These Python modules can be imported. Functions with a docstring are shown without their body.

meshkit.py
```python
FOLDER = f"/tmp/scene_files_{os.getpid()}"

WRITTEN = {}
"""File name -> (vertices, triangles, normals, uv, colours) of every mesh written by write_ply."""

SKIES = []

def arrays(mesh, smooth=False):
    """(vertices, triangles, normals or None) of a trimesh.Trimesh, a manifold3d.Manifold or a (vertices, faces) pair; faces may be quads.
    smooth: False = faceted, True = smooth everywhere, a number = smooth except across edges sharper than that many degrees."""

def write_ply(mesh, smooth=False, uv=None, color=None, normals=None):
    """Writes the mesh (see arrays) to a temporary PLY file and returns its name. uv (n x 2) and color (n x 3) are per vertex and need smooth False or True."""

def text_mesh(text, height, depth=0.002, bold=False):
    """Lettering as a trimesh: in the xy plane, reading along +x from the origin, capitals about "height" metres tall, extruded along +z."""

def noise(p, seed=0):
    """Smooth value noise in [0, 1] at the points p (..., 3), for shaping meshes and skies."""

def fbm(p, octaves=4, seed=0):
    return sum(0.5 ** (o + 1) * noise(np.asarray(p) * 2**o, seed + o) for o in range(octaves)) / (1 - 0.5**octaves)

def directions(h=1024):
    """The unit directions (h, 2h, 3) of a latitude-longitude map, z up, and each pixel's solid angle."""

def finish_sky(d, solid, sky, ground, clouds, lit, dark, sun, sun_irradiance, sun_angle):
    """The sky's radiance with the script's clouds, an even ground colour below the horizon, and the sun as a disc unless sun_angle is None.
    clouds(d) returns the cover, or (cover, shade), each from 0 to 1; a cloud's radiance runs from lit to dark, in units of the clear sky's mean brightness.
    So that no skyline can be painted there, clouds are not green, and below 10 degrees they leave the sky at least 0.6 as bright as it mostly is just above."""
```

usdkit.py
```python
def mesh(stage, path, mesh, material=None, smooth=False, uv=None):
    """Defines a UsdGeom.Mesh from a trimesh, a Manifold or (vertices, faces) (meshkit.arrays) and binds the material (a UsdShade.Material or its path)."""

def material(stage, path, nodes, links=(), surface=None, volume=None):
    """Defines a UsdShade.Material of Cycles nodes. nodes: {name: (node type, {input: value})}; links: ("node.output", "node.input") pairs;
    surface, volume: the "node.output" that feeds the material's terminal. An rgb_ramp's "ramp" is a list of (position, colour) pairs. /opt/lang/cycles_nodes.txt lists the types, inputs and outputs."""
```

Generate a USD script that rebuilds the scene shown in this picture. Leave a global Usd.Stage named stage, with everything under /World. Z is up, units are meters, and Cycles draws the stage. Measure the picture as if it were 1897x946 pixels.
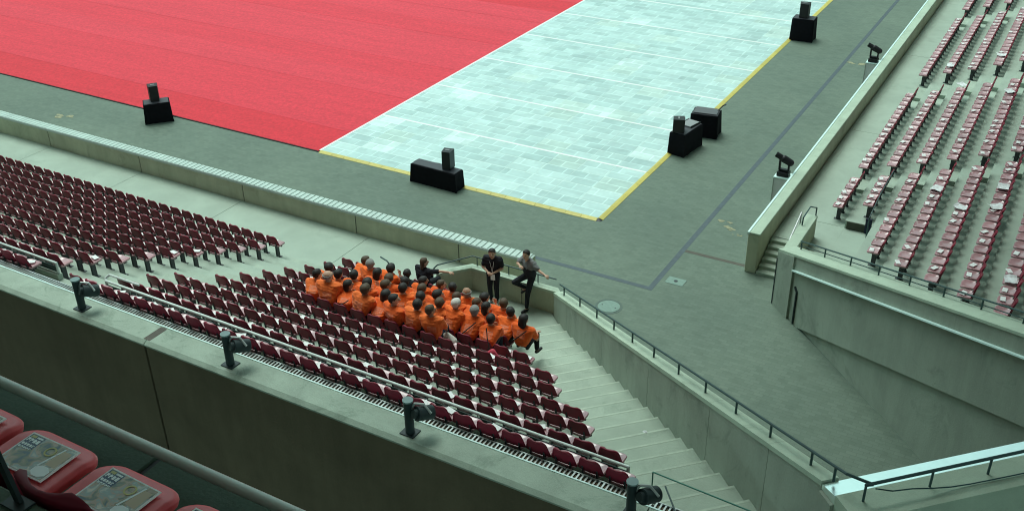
import math, random
import numpy as np, trimesh, usdkit
import manifold3d as m3
from manifold3d import Manifold, CrossSection
from shapely.geometry import Polygon, box as sbox
from pxr import Usd, UsdGeom, UsdShade, UsdLux, Gf, Sdf, Vt

stage = Usd.Stage.CreateInMemory()
UsdGeom.SetStageUpAxis(stage, UsdGeom.Tokens.z); UsdGeom.SetStageMetersPerUnit(stage, 1.0)
UsdGeom.Xform.Define(stage, '/World'); UsdGeom.Scope.Define(stage, '/World/Looks')

# ------------------------------------------------------------------ camera
YAW, PITCH, ROLL, FPX = -0.52902191, 0.52003578, -0.01656684, 1909.92 / 1897
CAM = np.array([12.47, -26.87, 15.6])
EXPOSURE = 0.57
_f = np.array([math.sin(YAW) * math.cos(PITCH), math.cos(YAW) * math.cos(PITCH), -math.sin(PITCH)])
_r = np.array([math.cos(YAW), -math.sin(YAW), 0]); _u = np.cross(_r, _f)
R2 = _r * math.cos(ROLL) + _u * math.sin(ROLL); U2 = -_r * math.sin(ROLL) + _u * math.cos(ROLL)
cam = UsdGeom.Camera.Define(stage, '/World/camera')
mt = Gf.Matrix4d(*R2, 0, *U2, 0, *(-_f), 0, *CAM, 1)
cam.AddTransformOp().Set(mt)
cam.CreateHorizontalApertureAttr(36.0); cam.CreateVerticalApertureAttr(36.0 * 510 / 1024)
cam.CreateFocalLengthAttr(36.0 * FPX); cam.CreateClippingRangeAttr(Gf.Vec2f(0.1, 2000))
cam.CreateExposureAttr(EXPOSURE)

# ------------------------------------------------------------------ sky and sun
SUN_DIR = np.array([-0.34, 0.28, 1.0]); SUN_DIR /= np.linalg.norm(SUN_DIR)
SUN_I, SUN_ANGLE, SKY_S = 0.30, 32.0, 0.15
dome = UsdLux.DomeLight.Define(stage, '/World/sky')
dome.GetPrim().SetCustomDataByKey('kind', 'structure')
skym = usdkit.material(stage, '/World/Looks/sky', {
    'co': ('texture_coordinate', {}),
    'st': ('sky_texture', {'sky_type': 'single_scattering', 'sun_disc': False, 'sun_elevation': float(math.asin(SUN_DIR[2])),
                           'sun_rotation': float(math.atan2(SUN_DIR[0], SUN_DIR[1])), 'altitude': 200.0, 'aerosol_density': 2.0}),
    'bw': ('rgb_to_bw', {}),
    'cl': ('mix_color', {'blend_type': 'multiply', 'fac': 1.0, 'b': (0.89, 1.42, 1.31), 'use_clamp': False}),
    'no': ('noise_texture', {'scale': 2.2, 'detail': 5.0, 'roughness': 0.55}),
    'ra': ('rgb_ramp', {'ramp': [(0.25, (0.55, 0.55, 0.55)), (0.7, (1, 1, 1))]}),
    'mx': ('mix_color', {'blend_type': 'mix', 'use_clamp': False}),
    'bg': ('background_shader', {'strength': SKY_S})},
    [('co.generated', 'no.vector'), ('no.fac', 'ra.fac'), ('st.color', 'bw.color'), ('bw.val', 'cl.a'), ('st.color', 'mx.a'), ('cl.result', 'mx.b'),
     ('ra.color', 'mx.fac'), ('mx.result', 'bg.color')], surface='bg.background')
UsdShade.MaterialBindingAPI.Apply(dome.GetPrim()).Bind(skym)
sun = UsdLux.DistantLight.Define(stage, '/World/sun')
sun.CreateIntensityAttr(SUN_I); sun.CreateAngleAttr(SUN_ANGLE); sun.CreateNormalizeAttr(True); sun.CreateColorAttr(Gf.Vec3f(0.98, 1.0, 0.92))
sun.AddTransformOp().Set(Gf.Matrix4d().SetRotate(Gf.Rotation(Gf.Vec3d(0, 0, 1), Gf.Vec3d(*SUN_DIR))))

# ------------------------------------------------------------------ helpers
rng = random.Random(7)
_names = {}
def numbered(parent, name):
    k = (parent, name); n = _names.get(k, 0); _names[k] = n + 1
    return name if n == 0 else f'{name}_{n:03d}'
def keys(p, label=None, cat=None, group=None, kind=None):
    for k, v in (('label', label), ('category', cat), ('group', group), ('kind', kind)):
        if v: p.SetCustomDataByKey(k, v)
    return p
def xf(name, label=None, cat=None, loc=(0, 0, 0), rz=0.0, group=None, kind=None, parent='/World'):
    path = f'{parent}/{numbered(parent, name)}'
    x = UsdGeom.Xform.Define(stage, path)
    x.AddTranslateOp().Set(Gf.Vec3d(*map(float, loc))); x.AddRotateZOp().Set(float(math.degrees(rz)))
    return keys(x.GetPrim(), label, cat, group, kind)
def part(name, mesh, mat, parent=None, smooth=False, label=None):
    par = str(parent.GetPath()) if parent is not None else '/World'
    path = f'{par}/{numbered(par, name)}'
    p = usdkit.mesh(stage, path, mesh, mat, smooth=smooth).GetPrim()
    if label: p.SetCustomDataByKey('label', label)
    return p
def single(name, mesh, mat, label=None, cat=None, group=None, kind=None, smooth=False):
    return keys(part(name, mesh, mat, None, smooth), label, cat, group, kind)
def dup(proto, loc, rz, label, group=None):
    was = proto.GetCustomData(); nm = proto.GetName()
    path = f'/World/{numbered("/World", nm)}'
    x = UsdGeom.Xform.Define(stage, path); p = x.GetPrim()
    p.GetReferences().AddInternalReference(proto.GetPath())
    x.ClearXformOpOrder()
    t = p.GetAttribute('xformOp:translate') if p.HasAttribute('xformOp:translate') else None
    p.CreateAttribute('xformOp:translate', Sdf.ValueTypeNames.Double3).Set(Gf.Vec3d(*map(float, loc)))
    p.CreateAttribute('xformOp:rotateZ', Sdf.ValueTypeNames.Float).Set(float(math.degrees(rz)))
    x.GetXformOpOrderAttr().Set(Vt.TokenArray(['xformOp:translate', 'xformOp:rotateZ']))
    keys(p, label, was['category'], group)
    p.SetInstanceable(True)
    return p

def tm(m):
    q = m.to_mesh(); return trimesh.Trimesh(q.vert_properties[:, :3], q.tri_verts, process=False)
def cat(*ms): return trimesh.util.concatenate([tm(m) if isinstance(m, Manifold) else m for m in ms])
def bx(x0, x1, y0, y1, z0, z1):
    b = trimesh.creation.box((abs(x1 - x0), abs(y1 - y0), abs(z1 - z0))); b.apply_translation(((x0 + x1) / 2, (y0 + y1) / 2, (z0 + z1) / 2)); return b
def cbx(x0, x1, y0, y1, z0, z1, c=0.012):
    p = []
    for sx, X in ((1, x0), (-1, x1)):
        for sy, Y in ((1, y0), (-1, y1)):
            for sz, Z in ((1, z0), (-1, z1)):
                p += [(X + sx * c, Y + sy * c, Z), (X + sx * c, Y, Z + sz * c), (X, Y + sy * c, Z + sz * c)]
    return trimesh.convex.convex_hull(np.array(p))
def hullpts(p): return trimesh.convex.convex_hull(np.array(p, float))
def tube(a, b, r, n=10):
    return trimesh.creation.cylinder(radius=r, segment=(np.array(a, float), np.array(b, float)), sections=n)
def path_tube(pts, r, n=8):
    pts = [np.array(p, float) for p in pts]
    ms = [tube(a, b, r, n) for a, b in zip(pts, pts[1:])]
    for p in pts[1:-1]:
        s = trimesh.creation.icosphere(1, r); s.apply_translation(p); ms.append(s)
    return cat(*ms)
def extr(poly, z0, z1):
    if poly.is_empty: return None
    geoms = getattr(poly, 'geoms', [poly]); o = []
    for g in geoms:
        e = trimesh.creation.extrude_polygon(g, z1 - z0, engine='earcut'); e.apply_translation((0, 0, z0)); o.append(e)
    return cat(*o)
def quad(x0, x1, y0, y1, z): return (np.array([(x0, y0, z), (x1, y0, z), (x1, y1, z), (x0, y1, z)], float), np.array([(0, 1, 2, 3)]))
S2 = math.sqrt(2)
def ts(t, s, z=0.0):           # tunnel frame: t runs out of the arena along (1,-1), s across it along (1,1)
    return ((s / S2 + t / S2), (s / S2 - t / S2), z)
def tprism(t0, t1, s0, s1, zb, zt):   # zb, zt: (at t0, at t1)
    p = []
    for t, i in ((t0, 0), (t1, 1)):
        for s in (s0, s1):
            p += [ts(t, s, zb[i]), ts(t, s, zt[i])]
    return hullpts(p)

# ------------------------------------------------------------------ materials
def M(name, c, rough=0.6, var=0.0, vscale=3.0, c2=None, bump=0.0, bscale=60.0, rnd=0.0, metal=0.0, fine=0.0, spec=0.35, sheen=0.0, dist=0.01, stain=None, detail=6.0, streak=0.0):
    N = {'geo': ('geometry', {}), 'p': ('principled_bsdf', {'roughness': rough, 'metallic': metal, 'specular_ior_level': spec})}
    L = []
    c = np.array(c, float)
    if sheen: N['p'][1]['sheen_weight'] = sheen
    if var or c2 is not None:
        a = c * (1 - var); b = np.array(c2, float) if c2 is not None else np.minimum(c * (1 + var), 1)
        N['n'] = ('noise_texture', {'scale': vscale, 'detail': detail, 'roughness': 0.62, 'distortion': 0.4}); L.append(('geo.position', 'n.vector'))
        N['r'] = ('rgb_ramp', {'ramp': [(0.3, tuple(a)), (0.7, tuple(b))]}); L.append(('n.fac', 'r.fac'))
        src = 'r.color'
    else:
        N['k'] = ('color', {'value': tuple(c)}); src = 'k.color'
    if fine:
        N['fn'] = ('noise_texture', {'scale': bscale * 1.3, 'detail': 3.0}); L.append(('geo.position', 'fn.vector'))
        N['fm'] = ('map_range', {'from_min': 0.3, 'from_max': 0.7, 'to_min': 1 - fine, 'to_max': 1 + fine}); L.append(('fn.fac', 'fm.value'))
        N['fx'] = ('mix_color', {'blend_type': 'multiply', 'fac': 1.0, 'use_clamp': False}); L += [(src, 'fx.a'), ('fm.result', 'fx.b')]; src = 'fx.result'
    if stain:
        N['sn'] = ('noise_texture', {'scale': stain[0], 'detail': 7.0, 'roughness': 0.7, 'distortion': 1.2}); L.append(('geo.position', 'sn.vector'))
        N['sr'] = ('rgb_ramp', {'ramp': [(stain[1], (1, 1, 1)), (stain[1] + 0.12, tuple(stain[2]))]}); L.append(('sn.fac', 'sr.fac'))
        N['sx'] = ('mix_color', {'blend_type': 'multiply', 'fac': 1.0}); L += [(src, 'sx.a'), ('sr.color', 'sx.b')]; src = 'sx.result'
    if streak:
        N['km'] = ('mapping', {'scale': (0.9, 0.9, 0.12)}); N['kn'] = ('noise_texture', {'scale': 1.6, 'detail': 6.0, 'roughness': 0.7})
        N['kr'] = ('rgb_ramp', {'ramp': [(0.38, (1 + streak * .3,) * 3), (0.62, (1 - streak,) * 3)]}); N['kx'] = ('mix_color', {'blend_type': 'multiply', 'fac': 1.0, 'use_clamp': False})
        L += [('geo.position', 'km.vector'), ('km.vector', 'kn.vector'), ('kn.fac', 'kr.fac'), (src, 'kx.a'), ('kr.color', 'kx.b')]; src = 'kx.result'
    if rnd:
        N['oi'] = ('object_info', {})
        N['om'] = ('map_range', {'to_min': 1 - rnd, 'to_max': 1 + rnd}); L.append(('oi.random', 'om.value'))
        N['ox'] = ('mix_color', {'blend_type': 'multiply', 'fac': 1.0, 'use_clamp': False}); L += [(src, 'ox.a'), ('om.result', 'ox.b')]; src = 'ox.result'
    L.append((src, 'p.base_color'))
    if bump:
        N['bn'] = ('noise_texture', {'scale': bscale, 'detail': 4.0}); L.append(('geo.position', 'bn.vector'))
        N['bu'] = ('bump', {'strength': bump, 'distance': dist}); L += [('bn.fac', 'bu.height'), ('bu.normal', 'p.normal')]
    return usdkit.material(stage, f'/World/Looks/{name}', N, L, surface='p.BSDF')

conc = M('deck_concrete', (0.36, 0.43, 0.36), 0.8, 0.10, 0.9, bump=0.25, bscale=40, fine=0.06, stain=(0.7, 0.56, (0.84, 0.86, 0.85)))
conc_w = M('wall_concrete', (0.46, 0.47, 0.35), 0.85, 0.12, 0.8, bump=0.3, bscale=30, fine=0.06, stain=(0.9, 0.56, (0.80, 0.80, 0.80)), streak=0.12)
conc_s = M('stair_concrete', (0.365, 0.43, 0.355), 0.85, 0.12, 1.1, bump=0.3, bscale=40, fine=0.08, stain=(0.8, 0.55, (0.78, 0.80, 0.79)))
conc_c = M('coping_concrete', (0.43, 0.52, 0.41), 0.75, 0.10, 1.6, bump=0.25, bscale=50, fine=0.06, stain=(1.3, 0.58, (0.80, 0.82, 0.80)))
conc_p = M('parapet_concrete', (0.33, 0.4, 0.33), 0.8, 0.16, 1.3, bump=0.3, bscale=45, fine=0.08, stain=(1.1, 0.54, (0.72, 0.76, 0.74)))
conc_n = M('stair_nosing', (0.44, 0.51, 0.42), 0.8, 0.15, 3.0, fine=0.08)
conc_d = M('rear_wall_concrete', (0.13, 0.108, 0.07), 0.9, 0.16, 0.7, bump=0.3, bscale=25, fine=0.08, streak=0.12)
conc_t = M('tunnel_concrete', (0.335, 0.375, 0.31), 0.8, 0.12, 0.6, bump=0.3, bscale=30, fine=0.05, stain=(0.7, 0.54, (0.78, 0.80, 0.79)), streak=0.12)
white_p = M('white_painted_slats', (0.48, 0.58, 0.53), 0.4, 0.06, 2.0, rnd=0.06)
dark_gap = M('dark_channel', (0.05, 0.055, 0.06), 0.8)
galv = M('galvanised_steel', (0.4, 0.43, 0.42), 0.42, 0.08, 9.0, metal=0.6)
white_m = M('white_metal_sheet', (0.72, 0.92, 0.88), 0.38, 0.04, 3.0)
flash_m = M('bright_metal_flashing', (0.82, 0.93, 0.90), 0.30, 0.05, 2.5, metal=1.0)
rail_m = M('rail_paint', (0.035, 0.075, 0.075), 0.45, 0.1, 8.0)
rail_w = M('pale_rail_steel', (0.66, 0.74, 0.71), 0.35, 0.1, 5.0)
rail_g = M('grey_rail_steel', (0.42, 0.42, 0.43), 0.4, 0.1, 8.0, metal=0.5)
teal_m = M('teal_rail', (0.09, 0.27, 0.215), 0.45)
drain_m = M('drain_channel', (0.075, 0.1, 0.115), 0.6, 0.15, 6.0, bump=0.3, bscale=80)
drain_b = M('joint_brown', (0.105, 0.095, 0.08), 0.8, 0.15, 6.0)
iron = M('manhole_concrete', (0.21, 0.3, 0.26), 0.8, 0.1, 12.0, bump=0.3, bscale=60)
yellow = M('yellow_edge', (0.6, 0.5, 0.13), 0.5, 0.10, 6.0, rnd=0.08, fine=0.05)
blackp = M('black_plastic', (0.012, 0.012, 0.014), 0.45)
cloth_k = M('black_cloth', (0.007, 0.007, 0.010), 0.95, 0.25, 9.0, bump=0.5, bscale=14, dist=0.03, spec=0.15)
grille = M('speaker_grille', (0.018, 0.018, 0.021), 0.6, bump=0.6, bscale=240, dist=0.004)
greytop = M('grey_tray', (0.27, 0.28, 0.29), 0.6)
case_w = M('white_case', (0.62, 0.64, 0.66), 0.5, 0.05, 5.0)
post_m = M('bollard_paint', (0.016, 0.028, 0.030), 0.5, 0.15, 7.0)
lens_m = M('lamp_glass', (0.02, 0.03, 0.03), 0.12, spec=0.6)
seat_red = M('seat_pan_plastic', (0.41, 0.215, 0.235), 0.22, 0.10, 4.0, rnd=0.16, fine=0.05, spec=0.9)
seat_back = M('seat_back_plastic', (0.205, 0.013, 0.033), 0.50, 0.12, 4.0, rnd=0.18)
seat_leg = M('seat_leg_metal', (0.05, 0.055, 0.06), 0.5, 0.1, 8.0)
seat_redf = M('upper_seat_plastic', (0.8, 0.13, 0.15), 0.42, 0.10, 6.0, fine=0.05, bump=0.08, bscale=180)
upper_m = M('upper_floor_coating', (0.075, 0.115, 0.085), 0.85, 0.2, 1.4, bump=0.3, bscale=50, fine=0.1)
paper = M('paper_white', (0.88, 0.89, 0.88), 0.6)
skin_l = M('skin_light', (0.52, 0.31, 0.22), 0.55); skin_d = M('skin_tan', (0.36, 0.20, 0.13), 0.55)
hair_m = {'dark': M('hair_dark', (0.018, 0.015, 0.014), 0.6, bump=0.4, bscale=70), 'brown': M('hair_brown', (0.075, 0.048, 0.028), 0.6, bump=0.4, bscale=70),
          'grey': M('hair_grey', (0.22, 0.21, 0.20), 0.65, bump=0.4, bscale=70), 'white': M('hair_white', (0.62, 0.60, 0.56), 0.65, bump=0.4, bscale=70)}
black_t = M('black_clothing', (0.013, 0.013, 0.019), 0.85, 0.2, 9.0, bump=0.35, bscale=18, dist=0.02)
navy_t = M('dark_blue_trousers', (0.022, 0.028, 0.05), 0.85, 0.2, 9.0, bump=0.35, bscale=18, dist=0.02)
grey_t = M('grey_shirt', (0.17, 0.17, 0.175), 0.85, 0.15, 9.0, bump=0.3, bscale=18, dist=0.02)
shoe_m = M('dark_shoe', (0.02, 0.02, 0.022), 0.5); shoe_w = M('pale_shoe', (0.42, 0.48, 0.50), 0.5)
eye_m = M('eye_dark', (0.03, 0.025, 0.022), 0.2); lip_m = M('lips', (0.36, 0.13, 0.11), 0.5)
bag_w = M('white_bag', (0.62, 0.60, 0.54), 0.6, 0.2, 14.0, bump=0.5, bscale=16, dist=0.03); bag_p = M('pink_bag', (0.62, 0.07, 0.11), 0.55, 0.2, 12.0, bump=0.5, bscale=16, dist=0.03)
strap_m = M('dark_strap', (0.03, 0.022, 0.02), 0.7)
debris = M('pale_paper_litter', (0.72, 0.73, 0.74), 0.7, 0.1, 20.0)
tape_m = M('yellowish_marks', (0.29, 0.28, 0.18), 0.8, 0.25, 9.0)
line_w = M('white_line', (0.88, 0.88, 0.86), 0.5, 0.05, 5.0)
roof_m = M('roof_sheet', (0.55, 0.55, 0.52), 0.8)
stand_m = M('upper_stand_concrete', (0.58, 0.58, 0.52), 0.85)

def shirt(name, c):   # orange T-shirt with a faint pale print on the back (print fixed to the cloth)
    N = {'tc': ('texture_coordinate', {}), 's': ('separate_xyz', {}), 'geo': ('geometry', {}),
         'n': ('noise_texture', {'scale': 9.0, 'detail': 3.0}), 'r': ('rgb_ramp', {'ramp': [(0.3, tuple(np.array(c) * 0.86)), (0.7, tuple(np.array(c) * 1.1))]}),
         'b': ('brick_texture', {'scale': 16.0, 'mortar_size': 0.06, 'color1': (1, 1, 1), 'color2': (0.35, 0.35, 0.35), 'mortar': (0, 0, 0), 'brick_width': 0.35, 'row_height': 0.42}),
         'cx': ('combine_xyz', {}), 'ax': ('math', {'math_type': 'absolute'}), 'mx': ('math', {'math_type': 'less_than', 'value2': 0.10}),
         'my': ('math', {'math_type': 'less_than', 'value2': -0.06}), 'mz1': ('math', {'math_type': 'greater_than', 'value2': 0.74}), 'mz2': ('math', {'math_type': 'less_than', 'value2': 0.90}),
         'a1': ('math', {'math_type': 'multiply'}), 'a2': ('math', {'math_type': 'multiply'}), 'a3': ('math', {'math_type': 'multiply'}), 'a4': ('math', {'math_type': 'multiply'}), 'a5': ('math', {'math_type': 'multiply', 'value2': 0.6}),
         'bw': ('rgb_to_bw', {}), 'm': ('mix_color', {'blend_type': 'mix', 'b': (0.62, 0.50, 0.44)}),
         'bn': ('noise_texture', {'scale': 16.0, 'detail': 3.0}), 'bu': ('bump', {'strength': 0.45, 'distance': 0.02}),
         'p': ('principled_bsdf', {'roughness': 0.85, 'specular_ior_level': 0.2, 'sheen_weight': 0.15})}
    L = [('tc.object', 's.vector'), ('tc.object', 'n.vector'), ('n.fac', 'r.fac'), ('s.x', 'cx.x'), ('s.z', 'cx.y'), ('cx.vector', 'b.vector') if False else ('tc.object', 'bn.vector'),
         ('s.x', 'ax.value1'), ('ax.value', 'mx.value1'), ('s.y', 'my.value1'), ('s.z', 'mz1.value1'), ('s.z', 'mz2.value1'),
         ('mx.value', 'a1.value1'), ('my.value', 'a1.value2'), ('mz1.value', 'a2.value1'), ('mz2.value', 'a2.value2'), ('a1.value', 'a3.value1'), ('a2.value', 'a3.value2'),
         ('cx.vector', 'b.vector'), ('b.color', 'bw.color'), ('a3.value', 'a4.value1'), ('bw.val', 'a4.value2'), ('a4.value', 'a5.value1'), ('a5.value', 'm.fac'), ('r.color', 'm.a'), ('m.result', 'p.base_color'),
         ('bn.fac', 'bu.height'), ('bu.normal', 'p.normal')]
    N['cx'] = ('combine_xyz', {})
    return usdkit.material(stage, f'/World/Looks/{name}', N, L, surface='p.BSDF')
orange = [shirt('orange_shirt', (0.90, 0.155, 0.025)), shirt('orange_shirt_b', (0.84, 0.13, 0.022)), shirt('orange_shirt_c', (0.92, 0.185, 0.04))]

# paving: small concrete pavers with joints
paving = usdkit.material(stage, '/World/Looks/paving', {
    'geo': ('geometry', {}), 'mp': ('mapping', {'rotation': (0, 0, 0.0)}),
    'b': ('brick_texture', {'scale': 1.0, 'brick_width': 0.24, 'row_height': 0.12, 'mortar_size': 0.006, 'mortar_smooth': 0.4, 'bias': 0.0,
                            'color1': (0.132, 0.175, 0.142), 'color2': (0.155, 0.201, 0.165), 'mortar': (0.12, 0.156, 0.127)}),
    'n': ('noise_texture', {'scale': 0.22, 'detail': 7.0, 'roughness': 0.6, 'distortion': 0.6}), 'r': ('rgb_ramp', {'ramp': [(0.3, (0.84, 0.86, 0.85)), (0.72, (1.14, 1.12, 1.08))]}),
    'x': ('mix_color', {'blend_type': 'multiply', 'fac': 1.0, 'use_clamp': False}),
    'n2': ('noise_texture', {'scale': 2.6, 'detail': 6.0, 'roughness': 0.7}), 'r2': ('rgb_ramp', {'ramp': [(0.30, (0.86, 0.86, 0.86)), (0.5, (1, 1, 1))]}),
    'x2': ('mix_color', {'blend_type': 'multiply', 'fac': 1.0, 'use_clamp': False}),
    'bu': ('bump', {'strength': 0.25, 'distance': 0.004}), 'p': ('principled_bsdf', {'roughness': 0.75, 'specular_ior_level': 0.3})},
    [('geo.position', 'mp.vector'), ('mp.vector', 'b.vector'), ('geo.position', 'n.vector'), ('n.fac', 'r.fac'), ('b.color', 'x.a'), ('r.color', 'x.b'),
     ('geo.position', 'n2.vector'), ('n2.fac', 'r2.fac'), ('x.result', 'x2.a'), ('r2.color', 'x2.b'), ('x2.result', 'p.base_color'), ('b.fac', 'bu.height'), ('bu.normal', 'p.normal')], surface='p.BSDF')

def carpet(name, c):
    return usdkit.material(stage, f'/World/Looks/{name}', {
        'geo': ('geometry', {}), 'mp': ('mapping', {'scale': (0.12, 2.2, 1)}),
        'n': ('noise_texture', {'scale': 1.0, 'detail': 5.0, 'roughness': 0.6}), 'r': ('rgb_ramp', {'ramp': [(0.3, (0.93, 0.92, 0.92)), (0.7, (1.06, 1.08, 1.08))]}),
        'k': ('color', {'value': c}), 'x': ('mix_color', {'blend_type': 'multiply', 'fac': 1.0, 'use_clamp': False}),
        'f': ('noise_texture', {'scale': 7.0, 'detail': 8.0, 'roughness': 0.85}), 'fr': ('map_range', {'from_min': 0.3, 'from_max': 0.7, 'to_min': 0.70, 'to_max': 1.30}),
        'x2': ('mix_color', {'blend_type': 'multiply', 'fac': 1.0, 'use_clamp': False}),
        'bu': ('bump', {'strength': 0.6, 'distance': 0.01}), 'p': ('principled_bsdf', {'roughness': 0.95, 'specular_ior_level': 0.2, 'sheen_weight': 0.14, 'sheen_roughness': 0.6})},
        [('geo.position', 'mp.vector'), ('mp.vector', 'n.vector'), ('n.fac', 'r.fac'), ('k.color', 'x.a'), ('r.color', 'x.b'), ('geo.position', 'f.vector'), ('f.fac', 'fr.value'),
         ('x.result', 'x2.a'), ('fr.result', 'x2.b'), ('x2.result', 'p.base_color'), ('f.fac', 'bu.height'), ('bu.normal', 'p.normal')], surface='p.BSDF')
carp = [carpet('red_carpet', (0.68, 0.040, 0.064)), carpet('red_carpet_b', (0.69, 0.046, 0.072)), carpet('red_carpet_c', (0.64, 0.028, 0.046))]

def tilemat(name, c):
    return usdkit.material(stage, f'/World/Looks/{name}', {
        'geo': ('geometry', {}), 'k': ('color', {'value': c}),
        'n': ('noise_texture', {'scale': 1.6, 'detail': 6.0, 'roughness': 0.65, 'distortion': 0.5}), 'r': ('rgb_ramp', {'ramp': [(0.3, (0.86, 0.87, 0.87)), (0.7, (1.06, 1.06, 1.06))]}),
        'x': ('mix_color', {'blend_type': 'multiply', 'fac': 1.0, 'use_clamp': False}),
        'b': ('brick_texture', {'scale': 1.0, 'brick_width': 0.86, 'row_height': 0.4875, 'offset': 0.37, 'mortar_size': 0.024, 'mortar_smooth': 0.6, 'color1': (1.06, 1.05, 1.05), 'color2': (0.80, 0.83, 0.83), 'mortar': (1.30, 1.26, 1.26)}), 'b2': ('brick_texture', {'scale': 1.0, 'brick_width': 0.43, 'row_height': 0.24375, 'offset': 0.5, 'mortar_size': 0.008, 'mortar_smooth': 0.6, 'color1': (1.04, 1.04, 1.04), 'color2': (0.93, 0.94, 0.94), 'mortar': (1.05, 1.05, 1.05)}), 'x3': ('mix_color', {'blend_type': 'multiply', 'fac': 1.0, 'use_clamp': False}),
        'x2': ('mix_color', {'blend_type': 'multiply', 'fac': 1.0, 'use_clamp': False}),
        'bu': ('bump', {'strength': 0.3, 'distance': 0.004}),
        'p': ('principled_bsdf', {'roughness': 0.42, 'specular_ior_level': 0.4})},
        [('geo.position', 'n.vector'), ('n.fac', 'r.fac'), ('k.color', 'x.a'), ('r.color', 'x.b'), ('geo.position', 'b.vector'), ('x.result', 'x2.a'), ('b.color', 'x2.b'), ('geo.position', 'b2.vector'), ('x2.result', 'x3.a'), ('b2.color', 'x3.b'), ('x3.result', 'p.base_color'), ('b.fac', 'bu.height'), ('bu.normal', 'p.normal')], surface='p.BSDF')
tiles = [tilemat(f'floor_tile_{"abcdef"[i]}', c) for i, c in enumerate([(0.51, 0.67, 0.65), (0.54, 0.70, 0.675), (0.485, 0.645, 0.625), (0.54, 0.685, 0.635), (0.64, 0.79, 0.76), (0.455, 0.605, 0.59)])]

# ------------------------------------------------------------------ ground, paving, pitch cover
TXS = 120
single('ground', quad(-1500, 1500, -1500, 1500, -0.4), M('far_ground', (0.2, 0.2, 0.18), 0.9, 0.2, 0.02), kind='structure')
single('paving', quad(-140, 60, -60, 130, 0.0), paving, kind='structure')
dr = cat(bx(-60, 3.24, -3.20, -3.04, -0.05, 0.004), bx(3.08, 3.24, -3.04, 60, -0.05, 0.004))
single('drainage_channel', dr, drain_m, kind='structure')
single('paving_joint', bx(3.24, 5.16, -0.66, -0.52, -0.05, 0.004), drain_b, kind='structure')

cover = xf('pitch_cover', 'white plastic tile flooring laid over the pitch beside the red carpet', 'floor cover')
TX, TY = 11.4 / 10, 0.975
n_t = 0
for j in range(30):
    for i in range(10):
        x0, y0 = -11.4 + i * TX, 0.02 + j * TY
        tone = rng.choices(range(6), (30, 22, 22, 9, 5, 12))[0]
        h = 0.046 + rng.uniform(-0.002, 0.003)
        part('tile', cbx(x0 + 0.009, x0 + TX - 0.009, y0 + 0.014, y0 + TY - 0.014, 0.0, h, 0.003), tiles[tone], cover)
far = [bx(-11.4 + i * TX + 0.012, -11.4 + (i + 1) * TX - 0.012, 0.02 + j * TY + 0.012, 0.02 + (j + 1) * TY - 0.012, 0.0, 0.046) for j in range(30, 64) for i in range(10)]
fp = part('far_tiles', cat(*far), tiles[0], cover); fp.SetCustomDataByKey('kind', 'stuff')
part('underlay', bx(-11.4, 0, 0.02, 62.4, -0.02, 0.041), M('tile_underlay', (0.70, 0.82, 0.79), 0.6), cover)
for k in range(1, 16):
    yk = 0.02 + 3.9 * k
    part('white_line', bx(-11.4, 0, yk - 0.045, yk + 0.045, 0.03, 0.053), line_w, cover)
part('white_line', bx(-11.47, -11.38, 0.0, 62, 0.03, 0.054), line_w, cover)
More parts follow.
